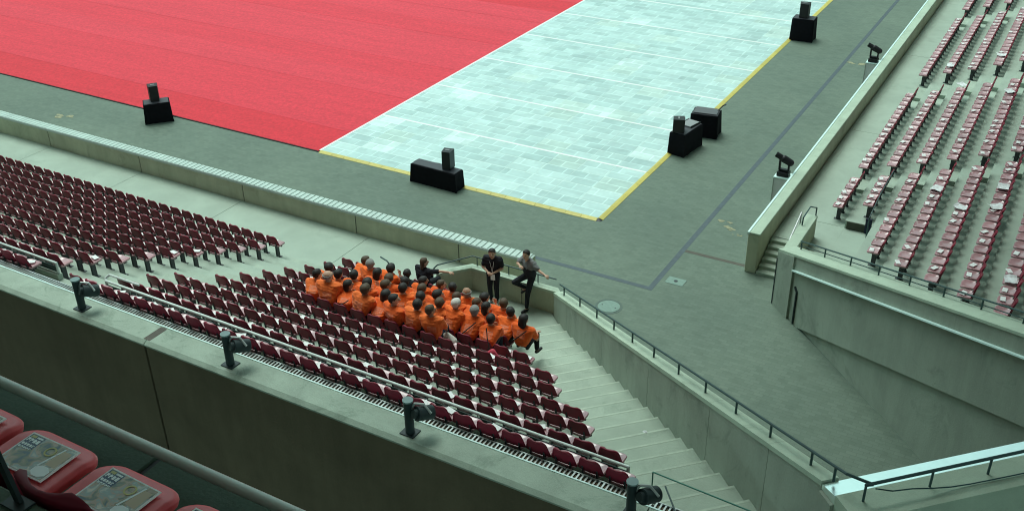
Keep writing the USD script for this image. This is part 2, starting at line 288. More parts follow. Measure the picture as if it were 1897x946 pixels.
def ramp(x0, x1, y0, y1, side):
    if side == 'y': return hullpts([(x0, y1, 0), (x1, y1, 0), (x0, y1, 0.05), (x1, y1, 0.05), (x0, y0, 0.0), (x1, y0, 0.0), (x0, y0, 0.012), (x1, y0, 0.012), (x0, y1 - 0.05, 0.05), (x1, y1 - 0.05, 0.05)])
    return hullpts([(x0, y0, 0), (x0, y1, 0), (x0, y0, 0.05), (x0, y1, 0.05), (x1, y0, 0), (x1, y1, 0), (x1, y0, 0.012), (x1, y1, 0.012), (x0 + 0.05, y0, 0.05), (x0 + 0.05, y1, 0.05)])
edge = xf('yellow_edging', 'yellow ramp edging around the white tile flooring', 'edging')
for i in range(20): part('edge_ramp', ramp(-11.4 + i * TX / 2 + 0.006, -11.4 + (i + 1) * TX / 2 - 0.006, -0.14, 0.02, 'y'), yellow, edge)
for j in range(64): part('edge_ramp', ramp(0.0, 0.17, 0.02 + j * TY + 0.006, 0.02 + (j + 1) * TY - 0.006, 'x'), yellow, edge)
part('corner_piece', hullpts([(0.0, 0.0, 0), (0.0, -0.15, 0), (0.17, 0.02, 0), (0.0, 0.02, 0.05), (0.0, 0.02, 0), (0.15, -0.1, 0.0)]), blackp, edge)

red = xf('red_carpet', 'red carpet laid in long strips across the arena floor', 'carpet')
y = -0.05; i = 0
while y < 62:
    w = 1.95
    tone = [2, 0, 0, 1, 0, 1, 1, 0, 1, 1, 2, 0, 1, 0, 1, 1, 0, 1, 0, 1, 1, 0, 2, 1][i % 24]
    part('carpet_strip', bx(-95, -11.47, y + 0.002, y + w - 0.002, 0.0, 0.040 + 0.004 * (i % 2)), carp[tone], red); y += w; i += 1
part('hem', bx(-95, -11.47, -0.085, -0.052, 0.0, 0.03), blackp, red)

for lab, c in (('round concrete manhole cover set in the paving by the tunnel', (2.53, -4.55)),):
    t = xf('manhole_cover', lab, 'manhole', (*c, 0))
    d = trimesh.creation.cylinder(radius=0.31, height=0.02, sections=40); d.apply_translation((0, 0, 0.0)); part('lid', d, iron, t)
    rg = trimesh.creation.annulus(0.325, 0.385, 0.012, sections=40); part('frame', rg, M('manhole_frame', (0.11, 0.15, 0.13), 0.8), t)
    for a in (0, math.pi): part('lifting_hole', tube((0.2 * math.cos(a), 0.2 * math.sin(a), 0.0), (0.2 * math.cos(a), 0.2 * math.sin(a), 0.012), 0.022), dark_gap, t)
t = xf('drain_plate', 'square concrete drain plate with a dark hole beside the dark channel', 'drain', (3.66, -2.40, 0))
part('plate', cbx(-0.27, 0.27, -0.19, 0.19, -0.02, 0.012, 0.004), iron, t)
part('hole', tube((0, 0, 0.0), (0, 0, 0.016), 0.06, 16), dark_gap, t)
def blotch(seed, r):
    g = random.Random(seed); P = Polygon()
    for q in range(5):
        cx, cy, rr = g.uniform(-r, r), g.uniform(-.4 * r, .4 * r), r * g.uniform(.15, .42)
        P = P.union(Polygon([(cx + rr * g.uniform(.6, 1.5) * math.cos(a), cy + rr * g.uniform(.4, .9) * math.sin(a)) for a in np.linspace(0, 2 * math.pi, 12)[:-1]]).buffer(0))
    return extr(P, 0.0, 0.006)
for n_, (c, r, lab) in enumerate([((3.70, 1.76), 0.22, 'faded yellow paint patch farthest from the near end of the right wall'), ((4.04, 1.42), 0.27, 'largest faded yellow paint patch, middle of the three by the right wall'),
                                  ((4.30, 1.10), 0.15, 'small faded yellow paint patch nearest the end of the right wall'), ((3.75, 18.7), 0.40, 'pale tape scrap on paving beside the far moving light'), ((-22.8, -2.2), 0.42, 'pale worn patch on paving at the far left')]):
    p = single('paint_patch', blotch(n_, r), tape_m, lab, 'marking'); UsdGeom.Xformable(p).AddTranslateOp().Set(Gf.Vec3d(*c, 0.001))

# ------------------------------------------------------------------ left stand
ZT = [.60, .86, 1.15, 1.47, 1.78, 2.11, 2.45, 2.75, 3.11, 3.44, 3.78]
YB = [-7.85 - .755 * k for k in range(11)]               # rear top of the seat backs
YR = [y - 0.09 for y in YB]                              # rear edge of each tread
XL = -46.0
stair_s0, stair_s1 = -7.02 / S2, -4.71 / S2              # stair strip between the seats and the tunnel wall
def clip_left(x0, x1, y0, y1):
    p = sbox(x0, y0, x1, y1); h = Polygon([(-200, 200 - 7.02), (-200, -200), (200, -200 - 7.02), (-200, 200 - 7.02)])
    return p.intersection(Polygon([(-100, 100 - 7.02), (100, -100 - 7.02), (-100, -100)]))
stand = xf('left_terrace', None, None, kind='structure')
jx = [XL, -38.3, -33.6, -28.9, -24.2, -19.5, -14.85, -10.25, -5.12, 9]
deckclip = Polygon([(-100, 100 - 4.71), (100, -100 - 4.71), (-100, -100)])
for a, b in zip(jx, jx[1:]):
    part('deck_slab', extr(sbox(a + 0.008, YR[0] + 0.001, b - 0.008, -5.30).intersection(deckclip), 0.1, 0.60), conc, stand)
part('deck_base', extr(sbox(XL, YR[0] + 0.002, 9, -5.31).intersection(deckclip), 0.02, 0.57), dark_gap, stand)
for k in range(1, 11):
    part('tread', extr(clip_left(XL, 40, YR[k], YR[k - 1]), 0.0, ZT[k]), conc, stand)
    # half steps in the aisle between the two seat blocks
    part('aisle_step', cbx(-6.10, -4.72, YR[k - 1] , YR[k - 1] + 0.36, ZT[k - 1] - 0.05, (ZT[k] + ZT[k - 1]) / 2, 0.01), conc_s, stand)
for a, b in ((-4.85, 7.7), (-46, -6.3)): part('kerb', cbx(a, b, YR[9] - 0.14, YR[9] - 0.002, 3.5, 3.93, 0.012), conc, stand)
# corner stair beside the tunnel wall
T0, DT = 6.50, 0.534
def stair_z(t): return float(np.interp(t, [6.08 + 1.068 * k for k in range(11)], ZT))
st = xf('corner_stair', None, None, kind='structure')
nstep = 22
for j in range(nstep):
    t0 = T0 + j * DT; z = float(np.interp(j + 1, [2 * k for k in range(11)] + [26], ZT + [4.4]))
    w = tprism(t0, t0 + DT + (1.5 if j == nstep - 1 else 0.0), stair_s0 + 0.003, stair_s1 + 0.02, (0.0, 0.0), (z, z))
    part('step', w, conc_s, st)
    part('nosing', tprism(t0 - 0.004, t0 + 0.045, stair_s0 + 0.02, stair_s1 - 0.004, (z - 0.03, z - 0.03), (z + 0.003, z + 0.003)), conc_n, st)

# perimeter wall with white slats, left
wall = xf('perimeter_wall', 'long low concrete wall with white slatted top along the left stand', 'wall')
for a, b in zip([XL, -38.3, -33.6, -28.9, -24.2, -19.5, -14.85, -10.15, -5.6, -1.9], [-38.3, -33.6, -28.9, -24.2, -19.5, -14.85, -10.15, -5.6, -1.9, 0.42]):
    part('wall_panel', cbx(a + 0.012, b - 0.012, -5.34, -4.93, 0.0, 1.265, 0.012), conc_w, wall)
part('core', bx(XL, 0.40, -5.325, -4.945, 0.01, 1.25), dark_gap, wall)
part('slat_bed', bx(XL, 0.42, -5.32, -4.96, 1.266, 1.28), M('slat_bed', (0.38, 0.46, 0.42), 0.7), wall)
x = 0.34; nsl = 0
while nsl < 140:
    part('slat', cbx(x - 0.152, x, -5.325, -4.955, 1.281, 1.306, 0.006), white_p, wall); x -= 0.185; nsl += 1
part('edge_trim', bx(XL, 0.42, -5.355, -5.342, 1.22, 1.30), galv, wall)
# stairwell wall, left: runs back from the tunnel wall and bends towards the seats at its end
t = xf('stairwell_wall', 'low concrete wall bending round the stairwell behind the standing staff', 'wall')
part('wall_body', extr(Polygon([(2.0, -6.42), (-0.78, -6.42), (-1.42, -7.14), (-1.54, -7.03), (-0.86, -6.24), (1.9, -6.24)]), 0.05, 1.22), conc_w, t)
part('coping', extr(Polygon([(2.0, -6.435), (-0.775, -6.435), (-1.41, -7.155), (-1.56, -7.02), (-0.87, -6.225), (1.8, -6.225)]), 1.222, 1.30), conc_c, t)
for x in (-0.2, 0.8): part('joint', bx(x - 0.008, x + 0.008, -6.428, -6.42, 0.62, 1.2), dark_gap, t)
for j in range(5): single('stairwell_step', bx(-0.8 + 0.26 * j, -0.54 + 0.26 * j, -6.14, -5.36, 0.0, 0.60 - 0.1 * (j + 1)), conc_s, kind='structure')
t = xf('stairwell_rail', 'thin dark tube rail on top of the bent stairwell wall', 'railing')
part('rail_tube', path_tube([(1.75, -6.24, 1.56), (-0.84, -6.24, 1.56), (-1.48, -7.02, 1.50), (-1.55, -7.10, 1.42), (-1.55, -7.10, 1.30)], 0.02), rail_m, t)
for p in [(1.2, -6.24), (0.3, -6.24), (-0.7, -6.24)]: part('rail_post', tube((*p, 1.29), (*p, 1.56), 0.016), rail_m, t)
t = xf('bent_handrail', 'small bent metal handrail standing in front of the first seat row', 'handrail')
part('rail_tube', path_tube([(-3.22, -6.9, 0.6), (-3.22, -6.9, 0.92), (-3.26, -6.88, 1.0), (-3.34, -6.85, 1.03), (-3.62, -6.76, 1.03)], 0.022), rail_m, t)

# near tunnel wall (45 degrees), top climbs with the stair
def ztop(t): return 1.42 + 0.351 * (t - 6.14)
s_in, s_out = -4.71 / S2, -4.71 / S2 + 0.24
t = xf('tunnel_wall', 'sloping concrete wall between the corner stair and the sunken gateway', 'wall')
cuts = [4.52 + 1.42, 7.0, 9.6, 12.3, 15.0, 17.0, 18.44]
for a, b in zip(cuts, cuts[1:]):
    part('wall_panel', tprism(a + (0.006 if a > 6 else 0), b - 0.006, s_in, s_out - 0.01, (0, 0), (ztop(a) - 0.09, ztop(b) - 0.09)), conc_t, t)
    part('coping', tprism(a + 0.002, b - 0.002, s_in - 0.012, s_out + 0.015, (ztop(a) - 0.088, ztop(b) - 0.088), (ztop(a), ztop(b))), conc_c, t)
t = xf('tunnel_railing', 'dark low railing along the sloping wall above the corner stair', 'railing')
pr = [(2.17, -6.88), (3.06, -7.77), (3.92, -8.63), (4.71, -9.42), (5.48, -10.19), (6.29, -11.0), (7.12, -11.83), (7.92, -12.63), (8.72, -13.43), (9.51, -14.22), (10.32, -15.03)]
sm = s_in + 0.13
tt = [(p[0] - p[1]) / S2 for p in pr]
part('top_tube', path_tube([ts(a, sm, ztop(a) + 0.25) for a in [6.05] + tt + [18.45, 18.75]] + [ts(19.0, sm + 0.25, ztop(18.75) + 0.22)], 0.022), rail_m, t)
for a in tt + [18.5]: part('post', tube(ts(a, sm, ztop(a) - 0.01), ts(a, sm, ztop(a) + 0.25), 0.020), rail_m, t)

# slab over the gateway with white metal flashing, railing and cable
ZS = 5.76
t = xf('gateway_slab', 'concrete slab edge over the gateway with a bright white metal top', 'slab')
d0, d1, d2 = 26.1 / S2, 26.56 / S2, 27.3 / S2
part('white_flashing', tprism(d0, d1, -4.72 / S2, 9.5 / S2, (ZS - 0.15, ZS - 0.15), (ZS - 0.068, ZS)), flash_m, t)
part('coping', tprism(d1 + 0.002, d2, -4.72 / S2, 9.5 / S2, (ZS - 0.5, ZS - 0.5), (ZS + 0.015, ZS + 0.015)), conc_c, t)
part('fascia', tprism(d0 + 0.02, d1, -4.8 / S2, 9.5 / S2, (ZS - 0.9, ZS - 0.9), (ZS - 0.152, ZS - 0.152)), conc_t, t)
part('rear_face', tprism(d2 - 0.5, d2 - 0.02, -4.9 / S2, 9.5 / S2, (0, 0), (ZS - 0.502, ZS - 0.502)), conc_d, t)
t = xf('gateway_railing', 'dark tube railing standing on the white topped slab', 'railing')
rp = [(-4.3, 18.86), (-2.85, 18.86), (-1.55, 18.86), (-0.3, 18.86), (1.0, 18.86), (2.4, 18.86), (4, 18.86)]
part('top_tube', path_tube([ts(19.0, sm + 0.25, ztop(18.75) + 0.22)] + [ts(b + 0.12, a / S2, ZS + 0.30) for a, b in rp], 0.024), rail_m, t)
for a, b in rp: part('post', tube(ts(b + 0.12, a / S2, ZS), ts(b + 0.12, a / S2, ZS + 0.30), 0.018), rail_m, t)
cb = [ts(19.0, -4.1 / S2, ZS + 0.22)] + [ts(19.08 + 0.05 * math.sin(q * 3.1), (-3.8 + 9 * q) / S2, ZS + 0.035 + 0.16 * abs(math.cos(q * 5.5)) ** 6) for q in np.linspace(0, 1, 22)]
single('cable', path_tube(cb, 0.010, 6), rail_m, 'thin black cable lying along the concrete slab edge below the railing', 'cable', smooth=40)

# ------------------------------------------------------------------ far side of the gateway and right stand
XPAN = [6.95 + .87 * k for k in range(9)]
ZTR = [.60, .86, 1.15, 1.47, 1.78, 2.11, 2.45, 2.78, 3.11]
XRR = [x + 0.36 for x in XPAN]
YF = 70.0
right = xf('right_terrace', None, None, kind='structure')
def clip_right(x0, x1, y0, y1, c=7.0): return sbox(x0, y0, x1, y1).intersection(Polygon([(-100, 100 + c), (100, -100 + c), (100, 200), (-100, 200)]))
jy = [-2, 2.05, 9.75, 19.2, 28, 37, YF]
for a, b in zip(jy, jy[1:]):
    part('deck_slab', extr(clip_right(5.55, XRR[0] - 0.001, a + 0.008, b - 0.008, 4.95).difference(sbox(5.5, -3, 6.36, 0.46)), 0.1, 0.60), conc, right)
part('deck_base', extr(clip_right(5.56, XRR[0] - 0.002, -2, YF, 4.95).difference(sbox(5.5, -3, 6.36, 0.47)), 0.02, 0.57), dark_gap, right)
part('landing', extr(clip_right(XRR[0] + 0.001, XRR[1], -4, 2.0, 4.95), 0.1, 0.60), conc, right)
for k in range(1, 9):
    part('tread', extr(clip_right(XRR[k - 1], XRR[k], 2.0 if k == 1 else -40, YF), 0.0, ZTR[k]), conc, right)
    for (ya, yb) in ((4.62, 5.45), (13.75, 15.0), (24.4, 25.6)):
        part('aisle_step', cbx(XRR[k - 1] - 0.42, XRR[k - 1], ya, yb, ZTR[k - 1] - 0.05, (ZTR[k] + ZTR[k - 1]) / 2, 0.01), conc_s, right)
st2 = xf('gateway_stair', None, None, kind='structure')
for j in range(16):
    t0 = 6.9 + j * 0.615; z = float(np.interp(j + 1, [2 * k for k in range(9)], ZTR))
    part('step', tprism(t0, t0 + 0.615, 4.97 / S2, 6.98 / S2, (0, 0), (z, z)), conc_s, st2)
def ztop2(t): return 1.79 + 0.335 * (t - 6.3)
t = xf('gateway_wall', 'tall concrete wall with overhanging fascia on the far side of the gateway', 'wall')
g0, g1 = 4.36 / S2, 4.95 / S2
def poly_ts(pts, s0, s1):   # prism of a (t, z) outline across s
    P = Polygon(pts); e = trimesh.creation.extrude_polygon(P, s1 - s0, engine='earcut')
    v = e.vertices.copy(); e.vertices = np.array([ts(a[0], s0 + a[2], a[1]) for a in v])
    if e.volume < 0: e.invert()
    return e
TE = 21.0
part('lower_wall', poly_ts([(7.4, -0.02), (TE, -0.02), (TE, 0.36 * (TE - 7.5)), (7.5, 0.02)], g0 + 0.03, g1 - 0.06), conc_t, t)
part('upper_wall', poly_ts([(6.95, 0.0), (7.42, 0.0), (TE, 0.36 * (TE - 7.5) + 0.03), (TE, ztop2(TE) - 0.5), (6.95, ztop2(6.95) - 0.5)], g0 - 0.03, g1 - 0.05), conc_t, t)
part('fascia', poly_ts([(6.80, ztop2(6.8) - 0.46), (TE, ztop2(TE) - 0.46), (TE, ztop2(TE) - 0.07), (6.80, ztop2(6.8) - 0.07)], g0 - 0.05, g1 - 0.02), conc_t, t)
part('coping', poly_ts([(6.1, ztop2(6.1) - 0.068), (TE, ztop2(TE) - 0.068), (TE, ztop2(TE)), (6.1, ztop2(6.1))], g0 - 0.075, g1 + 0.03), conc_c, t)
part('flange', poly_ts([(6.95, ztop2(6.95) - 0.50), (TE, ztop2(TE) - 0.50), (TE, ztop2(TE) - 0.463), (6.95, ztop2(6.95) - 0.463)], g0 - 0.12, g1 - 0.1), white_m, t)
part('pier', poly_ts([(6.12, 0.0), (6.94, 0.0), (6.94, ztop2(6.94) - 0.072), (6.12, ztop2(6.12) - 0.072)], g0 - 0.09, g1 + 0.01), conc_t, t)
part('conduit', path_tube([ts(7.22, g0 - 0.04, 0.02), ts(7.22, g0 - 0.04, 1.00), ts(7.10, g0 - 0.04, 1.10)], 0.035), post_m, t)
part('corner_strip', tprism(6.10, 6.14, g0 - 0.1, g0 - 0.05, (0.0, 0.0), (1.45, 1.45)), post_m, t)
t = xf('gateway_wall_railing', 'dark low railing along the coping of the far gateway wall', 'railing')
a0 = np.arange(6.5, 20.5, 1.13)
part('top_tube', path_tube([ts(a, g1 - 0.06, ztop2(a) + 0.24) for a in [6.45, 20.5]], 0.020), rail_m, t)
part('lower_tube', path_tube([ts(a, g1 - 0.06, ztop2(a) + 0.11) for a in [6.45, 20.5]], 0.012), rail_m, t)
for a in a0: part('post', tube(ts(a, g1 - 0.06, ztop2(a) - 0.01), ts(a, g1 - 0.06, ztop2(a) + 0.24), 0.020), rail_m, t)

t = xf('perimeter_wall', 'long low concrete wall with bright metal edge along the right stand', 'wall')
for a, b in zip([-0.90, 5.2, 12.0, 19.2, 28, 37, 50], [5.2, 12.0, 19.2, 28, 37, 50, YF]):
    part('wall_panel', cbx(5.20, 5.53, a + 0.006, b - 0.006, 0.0, 1.255, 0.012), conc_w, t)
    part('coping', cbx(5.235, 5.55, a + 0.003, b - 0.003, 1.257, 1.315, 0.012), conc_c, t)
part('metal_edge', bx(5.175, 5.232, -0.91, YF, 1.24, 1.325), white_m, t)
part('core', bx(5.21, 5.52, -0.88, YF, 0.01, 1.24), dark_gap, t)
stp = xf('deck_stair', None, None, kind='structure')
for j in range(6):
    part('step', cbx(5.56, 6.34, -0.92 + 0.235 * j, -0.92 + 0.235 * (j + 1) + (0.02 if j == 5 else 0.03), 0.0 if j == 0 else 0.1 * j - 0.05, 0.1 * (j + 1), 0.008), conc_s, stp)
    part('step_fill', bx(5.57, 6.33, -0.88 + 0.235 * j, 0.46, 0.0, 0.1 * (j + 1) - 0.02), conc_s, stp)
t = xf('stairwell_wall', 'low concrete wall beside the short stair at the right stand corner', 'wall')
part('wall_body', bx(6.38, 6.66, -1.75, 1.0, 0.0, 1.24), conc_w, t)
part('coping', cbx(6.36, 6.68, -1.78, 1.02, 1.242, 1.32, 0.01), conc_c, t)
part('steel_end_plate', bx(6.40, 6.66, 1.003, 1.03, 0.6, 1.23), post_m, t)
t = xf('stair_handrail', 'pale handrail and loop rail on the wall beside the short stair', 'handrail')
part('stair_rail', path_tube([(6.30, -1.0, 0.95), (6.30, 0.55, 1.55), (6.30, 0.55, 0.6)], 0.022), rail_g, t)
part('stair_post', tube((6.30, -0.98, 0.0), (6.30, -0.98, 0.96), 0.022), rail_m, t)
part('loop_rail', path_tube([(6.44, 0.2, 1.32), (6.44, 0.25, 1.56), (6.44, 0.98, 1.58), (6.62, 1.0, 1.58), (6.62, 1.0, 1.3)], 0.02), rail_m, t)
t = xf('aisle_post', 'thin dark post with a rail standing at the end of the short seat rows', 'post')
part('post', tube((8.05, 1.55, 0.6), (8.05, 1.55, 1.35), 0.022), rail_m, t)
part('rail', path_tube([(8.05, 1.55, 1.35), (8.1, 2.5, 1.75), (8.1, 4.3, 1.75)], 0.018), rail_m, t)
part('cap_plate', bx(7.9, 8.08, 1.93, 1.995, 0.62, 1.1), navy_t, t)
single('riser_end_plate', cbx(7.36, 8.15, 1.975, 1.998, 0.605, 0.85, 0.004), M('riser_end', (0.07, 0.075, 0.055), 0.85, 0.2, 5.0), 'dark plate closing the riser end below the two short seat rows', 'plate')

# ------------------------------------------------------------------ rear wall of the lower stand, grating, floodlights
YO, YI, ZP = -16.25, -15.70, 4.40
t = xf('rear_wall', 'dark concrete wall with pale wide top behind the last seat row', 'wall')
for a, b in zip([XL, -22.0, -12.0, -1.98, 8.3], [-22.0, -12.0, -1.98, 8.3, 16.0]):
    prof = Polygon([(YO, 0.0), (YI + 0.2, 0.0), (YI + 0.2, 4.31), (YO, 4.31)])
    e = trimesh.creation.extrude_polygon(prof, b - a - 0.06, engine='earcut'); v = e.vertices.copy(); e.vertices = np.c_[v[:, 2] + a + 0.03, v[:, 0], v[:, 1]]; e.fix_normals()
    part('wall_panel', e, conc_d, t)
    prof = Polygon([(YO - 0.02, 4.312), (YI, 4.312), (YI, ZP), (YO + 0.06, ZP), (YO - 0.02, ZP - 0.055)])
    e = trimesh.creation.extrude_polygon(prof, b - a - 0.02, engine='earcut'); v = e.vertices.copy(); e.vertices = np.c_[v[:, 2] + a + 0.01, v[:, 0], v[:, 1]]; e.fix_normals()
    part('coping', e, conc_p, t)
part('core', bx(XL, 16, YO + 0.05, YI - 0.02, 0.0, 4.36), dark_gap, t)
part('joint_patch', bx(-2.07, -1.9, YO + 0.07, YI - 0.02, ZP - 0.01, ZP + 0.003), drain_b, t)
part('steel_edge', bx(XL, 9.4, YI + 0.002, YI + 0.028, 4.25, ZP + 0.012), white_m, t)
t = xf('gutter_grating', 'grey steel bar grating between the last seats and the rear wall', 'grating')
x = -12.6
while x < 9.4:
    part('bar', bx(x, x + 0.028, YI + 0.03, -15.47, 4.29, 4.335), galv, t); x += 0.075
part('frame', bx(-12.7, 9.42, -15.468, -15.45, 4.27, 4.34), galv, t)
part('gutter', bx(-12.7, 9.42, YI + 0.03, -15.46, 4.05, 4.245), drain_b, t)

def floodlight(x, label):
    t = xf('floodlight', label, 'floodlight', (x, -16.0, ZP), group=None)
    part('base_plate', cbx(-0.14, 0.14, -0.12, 0.12, 0, 0.02, 0.004), post_m, t)
    part('post', tube((0, 0, 0.02), (0, 0, 0.66), 0.078, 20), post_m, t, smooth=40)
    part('cap', cat(tube((0, 0, 0.661), (0, 0, 0.69), 0.092, 20)), M(f'cap_{numbered("mat","c")}', (0.16, 0.24, 0.24), 0.4), t, smooth=40)
    ax = np.array([0.42, 0.86, -0.30]); ax /= np.linalg.norm(ax); c = np.array([0.25, 0.12, 0.43])
    lh = part('lamp_housing', cat(tube(c - ax * 0.17, c + ax * 0.13, 0.125, 22), tube(c - ax * 0.23, c - ax * 0.16, 0.08, 18)), post_m, t, smooth=40)
    part('lens', tube(c + ax * 0.131, c + ax * 0.14, 0.112, 22), lens_m, lh)
    part('bracket', path_tube([(0.06, 0, 0.52), (0.1, 0.04, 0.62), tuple(c + np.array([-0.02, 0, 0.17])), tuple(c + np.array([0.14, -0.02, 0.05]))], 0.022), galv, t)
    return t
floodlight(-4.0, 'black post floodlight on the rear wall by the stand aisle, leftmost of four')
floodlight(0.02, 'black post floodlight on the rear wall just right of the wall joint')
floodlight(4.07, 'black post floodlight on the rear wall below the middle of the last row')
floodlight(8.12, 'black post floodlight on the rear wall at the stair end, rightmost of four')

def press_rail(xa, xb, label):
    t = xf('guard_rail', label, 'railing')
    y = YR[9] - 0.06
    part('top_tube', path_tube([(xa, y, 3.95), (xa, y, 4.19), (xb, y, 4.19), (xb, y, 3.95)], 0.030, 10), rail_w, t, smooth=50)
    part('end_loop', path_tube([(xa, y, 4.15), (xa - .06, y + .05, 4.22), (xa, y + .12, 4.28), (xa + .9, y + .12, 4.28)], 0.026, 10), rail_w, t, smooth=50)
    part('lower_panel', bx(xa + .02, xb - .02, y - .006, y + .006, 3.95, 4.10), rail_m, t)
    n = int((xb - xa) / 0.72)
    for q in np.linspace(xa, xb, n + 1): part('post', tube((q, y, 3.92), (q, y, 4.19), 0.016), rail_w, t)
press_rail(-4.75, 7.55, 'grey double tube rail in front of the last row beside the corner stair')
press_rail(-20.0, -6.35, 'grey double tube rail in front of the last row of the left block')
t = xf('stair_barrier', 'teal tube barrier across the top of the corner stair', 'railing')
part('tube', path_tube([(8.0, -14.85, 4.32), (9.75, -14.95, 4.32), (10.9, -15.0, 4.32)], 0.013), teal_m, t)
part('post', tube((8.0, -14.85, 3.78), (8.0, -14.85, 4.32), 0.012), teal_m, t)
part('stay', tube((8.35, -15.2, 4.45), (8.75, -15.68, 4.40), 0.014), rail_m, t)

# ------------------------------------------------------------------ seats
def back_mesh(w0=0.468, w1=0.335, h=0.305, th=0.022, seg=8, z0=0.525, y0=-0.175, tilt=0.24, curve=0.035):
    def half(v):   # half width at height fraction v
        w = w0 / 2 + (w1 / 2 - w0 / 2) * v
        r = 0.22
        if v > 1 - r: w -= 0.075 * (1 - math.sqrt(max(0, 1 - ((v - (1 - r)) / r) ** 2)))
        return w
    vs = np.array([0, .25, .5, .7, .8, .88, .95, 1.0]); us = np.linspace(-1, 1, 7)
    V, F = [], []
    for side in (0, 1):
        for v in vs:
            for u in us:
                x = u * half(v); y = y0 - math.sin(tilt) * h * v + curve * u * u - (th if side else 0); z = z0 + h * v * math.cos(tilt)
                V.append((x, y, z))
    nu, nv = len(us), len(vs); I = lambda s, j, i: s * nu * nv + j * nu + i
    for j in range(nv - 1):
        for i in range(nu - 1):
            a, b, c, d = I(0, j, i), I(0, j, i + 1), I(0, j + 1, i + 1), I(0, j + 1, i)
            F += [(a, c, b), (a, d, c)]
            a, b, c, d = I(1, j, i), I(1, j, i + 1), I(1, j + 1, i + 1), I(1, j + 1, i)
            F += [(a, b, c), (a, c, d)]
    ring = [(0, i) for i in range(nu)] + [(j, nu - 1) for j in range(1, nv)] + [(nv - 1, i) for i in range(nu - 2, -1, -1)] + [(j, 0) for j in range(nv - 2, 0, -1)]
    for (j0, i0), (j1, i1) in zip(ring, ring[1:] + ring[:1]):
        a, b, c, d = I(0, j0, i0), I(0, j1, i1), I(1, j1, i1), I(1, j0, i0)
        F += [(a, b, c), (a, c, d)]
    m = trimesh.Trimesh(np.array(V), np.array(F), process=False); m.fix_normals(); return m
def pan_mesh(w=0.40, d=0.315, z=0.505, th=0.045, q=5, dish=0.045, yc=0.01):
    """Rounded seat pan with a shallow dish and a rolled front edge: rings of one outline, shrinking inwards on the top."""
    base = sbox(-w / 2 + .09, -d / 2 + .05, w / 2 - .09, d / 2 - .09).buffer(0.09, quad_segs=q).union(sbox(-w / 2 + .01, -d / 2 - .0, w / 2 - .01, -d / 2 + 0.16)).buffer(0.02).buffer(-0.02)
    ang = np.linspace(0, 2 * math.pi, 8 * q, endpoint=False); cx, cy = 0.0, 0.0
    import shapely
    R = []
    for a in ang:
        L = shapely.LineString([(cx, cy), (cx + math.cos(a), cy + math.sin(a))]).intersection(base.exterior)
        R.append(math.hypot(L.x - cx, L.y - cy) if L.geom_type == 'Point' else 0.2)
    R = np.array(R); V, F = [], []
    prof = [(0.97, -th - .006), (1.0, -th * .55), (1.0, -.016), (0.965, -.003), (0.90, 0.0), (0.78, -dish * .35), (0.5, -dish * .85)]
    for f, dz in prof:
        for a, r in zip(ang, R):
            y = r * f * math.sin(a); roll = -0.030 * max(0, (y / (d / 2)) - .55) / .45
            V.append((r * f * math.cos(a), y + yc, z + dz + roll))
    n = len(ang)
    for j in range(len(prof) - 1):
        for i in range(n):
            a0, b0, c0, d0 = j * n + i, j * n + (i + 1) % n, (j + 1) * n + (i + 1) % n, (j + 1) * n + i
            F += [(a0, b0, c0), (a0, c0, d0)]
    V += [(0, yc, z - dish), (0, yc, z - th - .006)]
    for i in range(n):
        F.append(((len(prof) - 1) * n + i, (len(prof) - 1) * n + (i + 1) % n, len(V) - 2)); F.append(((i + 1) % n, i, len(V) - 1))
    m = trimesh.Trimesh(np.array(V), np.array(F), process=False); m.fix_normals(); return m
def leg_mesh(): return cat(cbx(-0.03, 0.03, -0.09, 0.03, 0.0, 0.445, 0.006), cbx(-0.06, 0.06, -0.11, 0.09, 0.0, 0.012, 0.003), cbx(-0.20, 0.20, -0.05, -0.01, 0.42, 0.452, 0.004))
def arm_mesh(): return [hullpts([(q + s_, y, z) for s_ in (-0.014, 0.014) for y, z in ((-0.12, .44), (-0.19, .43), (-0.188, .62), (-0.215, .62))]) for q in (-.13, .13)]
def build_seat(name, label, group, loc, rz, mats, cat_='seat'):
    t = xf(name, label, cat_, loc, rz, group)
    part('seat_pan', pan_mesh(), mats[0], t, smooth=40); part('backrest', back_mesh(), mats[1], t, smooth=40)
    part('leg', leg_mesh(), mats[2], t)
    for q in (0, 1): part('back_bracket', arm_mesh()[q], mats[2], t)
    return t

def project(p):
    d = np.array(p) - CAM; z = d @ _f
    return 948.5 + FPX * 1897 * (d @ R2) / z, 473 - FPX * 1897 * (d @ U2) / z, z
ORD = ['first', 'second', 'third', 'fourth', 'fifth', 'sixth', 'seventh', 'eighth', 'ninth', 'tenth', 'eleventh']
P = 0.482
def seatX(col): return -3.97 + P * col
seats = []      # (loc, rz, block, row, pos in row, n in row)
for k in range(11):
    y = YB[k] + 0.255
    row = [seatX(c) for c in range(-2 if k >= 10 else (-1 if k >= 7 else 0), 40) if seatX(c) + 0.24 + YB[k] < -7.12 + (0.0)]
    if k == 9: row = row[:-1] + [row[-1]]
    for i, x in enumerate(row): seats.append(((x, y, ZT[k]), 0.0, 'middle block', k, i, len(row)))
    row = [-6.72 - P * c - (0.0) for c in range(34)]
    for i, x in enumerate(row): seats.append(((x, y, ZT[k]), 0.0, 'left block', k, i, len(row)))
